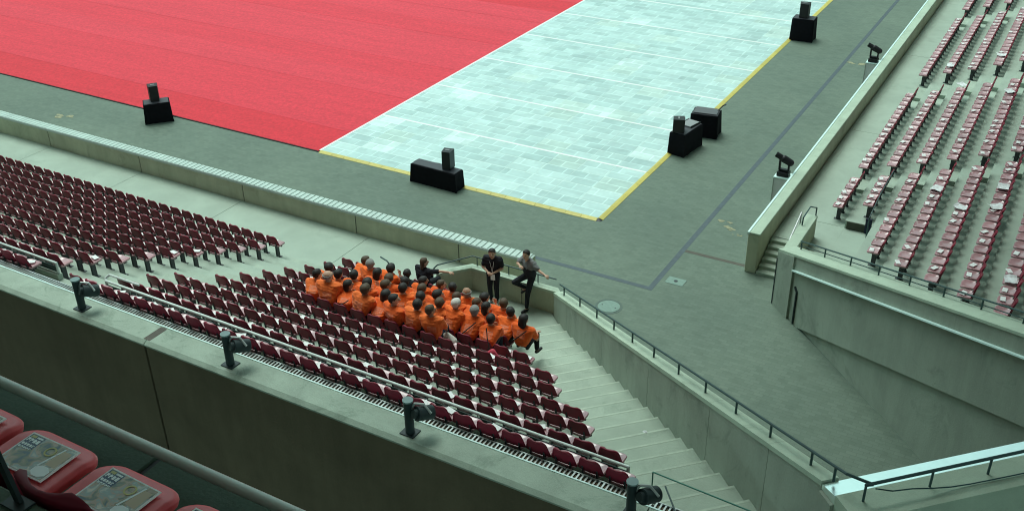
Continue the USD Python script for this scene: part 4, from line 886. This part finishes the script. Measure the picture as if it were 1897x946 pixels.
moving_head(3.62, 'black moving head stage light on the nearer white case by the right wall', 'nearer white flight case pedestal behind the right wall')
moving_head(16.0, 'black moving head stage light on the farther white case by the right wall', 'farther white flight case pedestal behind the right wall')

# ------------------------------------------------------------------ litter
def crumple(seed, r):
    gg = random.Random(seed); s = trimesh.creation.icosphere(2, r); d = np.array([[gg.uniform(.55, 1.15)] for _ in s.vertices]); s.vertices = s.vertices * d * [1, .8, .35]; s.vertices[:, 2] -= s.vertices[:, 2].min(); return s
for c, r, lab in [((8.30, -12.72, stair_z(14.86) + 0.10), 0.11, 'crumpled white paper on the corner stair beside the tunnel wall'), ((6.80, -12.2, stair_z(13.43) + .02), 0.05, 'small white paper scrap on the corner stair near the last rows'),
                  ((8.0, 8.45, .605), 0.12, 'pale paper scrap on the right stand between first and second rows'), ((10.05, 4.7, 1.475), 0.10, 'pale paper scrap on the aisle step of the right stand')]:
    p = single('paper_litter', crumple(int(r * 1000), r), debris, lab, 'litter'); UsdGeom.Xformable(p).AddTranslateOp().Set(Gf.Vec3d(*c))

# ------------------------------------------------------------------ upper tier in front of the camera
ZU = 12.28
for a, b in ((-12, 9.0), (9.03, 40)):
    pass
up = xf('upper_tier_floor', None, None, kind='structure')
for a, b in ((-10, 9.005), (9.03, 40)): part('floor_slab', cbx(a, b, -25.30, -24.36, 11.7, ZU, 0.01), upper_m, up)
part('floor_joint', bx(9.0, 9.035, -25.29, -24.38, 11.8, ZU - 0.012), dark_gap, up)
t = xf('front_pipe_rail', 'grey pipe rail along the front edge of the upper tier', 'railing')
part('pipe', tube((-10, -24.46, 12.40), (40, -24.46, 12.40), 0.029, 18), M('pipe_paint', (0.62, 0.72, 0.67), 0.4, 0.08, 6.0), t, smooth=40)
for q in (-2, 0.5, 3, 5.5, 11.5, 14, 17): part('bracket', tube((q, -24.46, ZU), (q, -24.46, 12.40), 0.016), rail_g, t)
def upper_seat(x, lab):
    t = xf('upper_tier_seat', lab, 'seat', (x, -25.03, ZU), 0.0)
    part('seat_pan', pan_mesh(w=0.435, d=0.43, z=0.44, q=8, dish=0.006, yc=0.01), seat_redf, t, smooth=50)
    part('backrest', back_mesh(w0=0.46, w1=0.40, h=0.30, seg=12, z0=0.42, y0=-0.195, tilt=0.16, curve=0.05), seat_back, t, smooth=50)
    part('leg', cbx(-0.03, 0.03, -0.09, 0.03, 0.0, 0.39, 0.006), seat_leg, t)
print_m = usdkit.material(stage, '/World/Looks/magazine_photo', {
    'geo': ('geometry', {}), 'n': ('noise_texture', {'scale': 17.0, 'detail': 4.0, 'distortion': 1.0}),
    'r': ('rgb_ramp', {'ramp': [(0.32, (0.03, 0.08, 0.12)), (0.42, (0.20, 0.22, 0.13)), (0.50, (0.46, 0.33, 0.24)), (0.58, (0.24, 0.36, 0.36)), (0.68, (0.66, 0.62, 0.52))]}),
    'p': ('principled_bsdf', {'roughness': 0.3})}, [('geo.position', 'n.vector'), ('n.fac', 'r.fac'), ('r.color', 'p.base_color')], surface='p.BSDF')
blue_i = M('blue_ink', (0.02, 0.06, 0.13), 0.35); cyan_i = M('pale_cyan_ink', (0.82, 0.92, 0.92), 0.35); yel_i = M('olive_ink', (0.5, 0.48, 0.16), 0.35); tan_i = M('tan_ink', (0.52, 0.42, 0.28), 0.35)
def magazine(x, lab, rz=0.0):
    t = xf('magazine', lab, 'magazine', (x, -24.975, ZU + 0.4425), rz)
    t_ = t; t = part('cover', cbx(-.145, .145, -.105, .105, 0, .006, .001), paper, t_)
    z0, z1 = .0062, .0068
    def pr(x0, x1, y0, y1, m, nm='print', d=0): part(nm, bx(x0, x1, y0, y1, z0, z1 + d * .0006), m, t)
    pr(-.135, .135, -.097, .097, print_m, 'picture')
    pr(-.135, -.055, .015, .094, blue_i, 'masthead', 1)
    for r_, (yb, hh, n) in enumerate(((.050, .022, 4), (.026, .014, 5), (.008, .011, 5))):   # two lines of pale capitals, not legible in the photograph
        for q in range(n):
            w = .066 / n; x0 = -.130 + q * (w + .002)
            g2 = random.Random(q * 7 + r_); 
            part('letter', cat(bx(x0, x0 + w * .35, yb, yb + hh, z0, .0082), bx(x0, x0 + w * .85, yb + hh * g2.choice((0, .4, .7)), yb + hh * g2.choice((.9, 1.0)) , z0, .0081)), cyan_i, t)
    pr(-.128, -.100, .076, .090, yel_i, 'emblem', 2); pr(-.095, -.06, .078, .088, cyan_i, 'caption', 2)
    ring = trimesh.creation.annulus(.020, .028, .0022, sections=24); ring.apply_translation((.03, .045, .0074)); part('ring', ring, yel_i, t)
    pr(.072, .128, -.02, .075, tan_i, 'side_picture', 1)
    part('diagonal_stroke', hullpts([(.045, -.04, z0), (.055, -.04, z0), (.085, .085, z0), (.077, .085, z0), (.045, -.04, .0081), (.055, -.04, .0081), (.085, .085, .0081), (.077, .085, .0081)]), cyan_i, t)
    part('price_burst', hullpts([(.09 + .045 * math.cos(a) * (1 if i % 2 else .88), -.060 + .033 * math.sin(a) * (1 if i % 2 else .88), zz) for i, a in enumerate(np.linspace(0, 2 * math.pi, 17)[:-1]) for zz in (z0, .0084)]), cyan_i, t)
for i, (x, l1, l2) in enumerate(((8.54, 'red upper tier seat cut off by the left edge of the picture', 'magazine on the seat cut off by the left edge'), (9.02, 'red upper tier seat second from the left in the foreground', 'magazine on the second foreground seat from the left'),
                                 (9.50, 'red upper tier seat third from the left, with the large dark backrest', 'magazine on the third foreground seat from the left'), (9.98, 'red upper tier seat only just showing at the bottom edge', 'magazine on the seat just showing at the bottom edge'))):
    upper_seat(x, l1); magazine(x, l2, (0.0, 0.02, -0.03, 0.01)[i])
part('tread', cbx(-10, 40, -26.2, -25.305, 11.7, 12.97, 0.012), upper_m, up)
part('tread', cbx(-10, 40, -30.5, -26.21, 11.7, 13.05, 0.012), upper_m, up)
t = xf('seat_stanchion', 'dark metal stanchion standing behind the leftmost foreground seats', 'post')
part('post', hullpts([(9.455 + dx, -25.345 + dy, 12.97) for dx in (0, .035) for dy in (0, .016)] + [(9.40 + dx, -25.36 + dy, 13.42) for dx in (0, .035) for dy in (0, .016)]), post_m, t)
part('foot_plate', cbx(9.42, 9.53, -25.38, -25.31, 12.971, 12.979, .002), post_m, t)
# roof and upper stand overhead, out of the picture: they shade the near side as in the arena
ROOF_IN = Polygon([(-82, -15), (-9.5, -15), (3, -2.5), (3, 14), (11, 24), (11, 96), (-82, 96)])
single('stadium_roof', extr(Polygon([(-150, -62), (75, -62), (75, 165), (-150, 165)]).difference(ROOF_IN), 31, 31.6), roof_m, 'flat ring roof over all the stands, above the picture', 'roof')
def far_stand(axis, lab):
    pr = [(0, 0.0), (0, 1.3), (60, 30.0), (60, 0.0)]
    pts = [((-88 - d, y, z) if axis == 'x' else (y, 103 + d, z)) for y in ((-60, 165) if axis == 'x' else (-88, 60)) for d, z in pr]
    single('far_stand', hullpts(pts), stand_m, lab, 'stand')
far_stand('x', 'far stand closing the arena on the left, outside the picture'); far_stand('y', 'far stand closing the arena beyond the red carpet, outside the picture')
single('upper_stand', cat(bx(-60, 60, -60, -27.6, 10.5, 12.0), hullpts([(x, y, z) for x in (-60, 60) for y, z in ((-27.9, 12.6), (-27.9, 13.0), (-50, 26.0), (-50, 26.4))])), stand_m, 'concrete upper stand rising behind the viewer', 'stand')
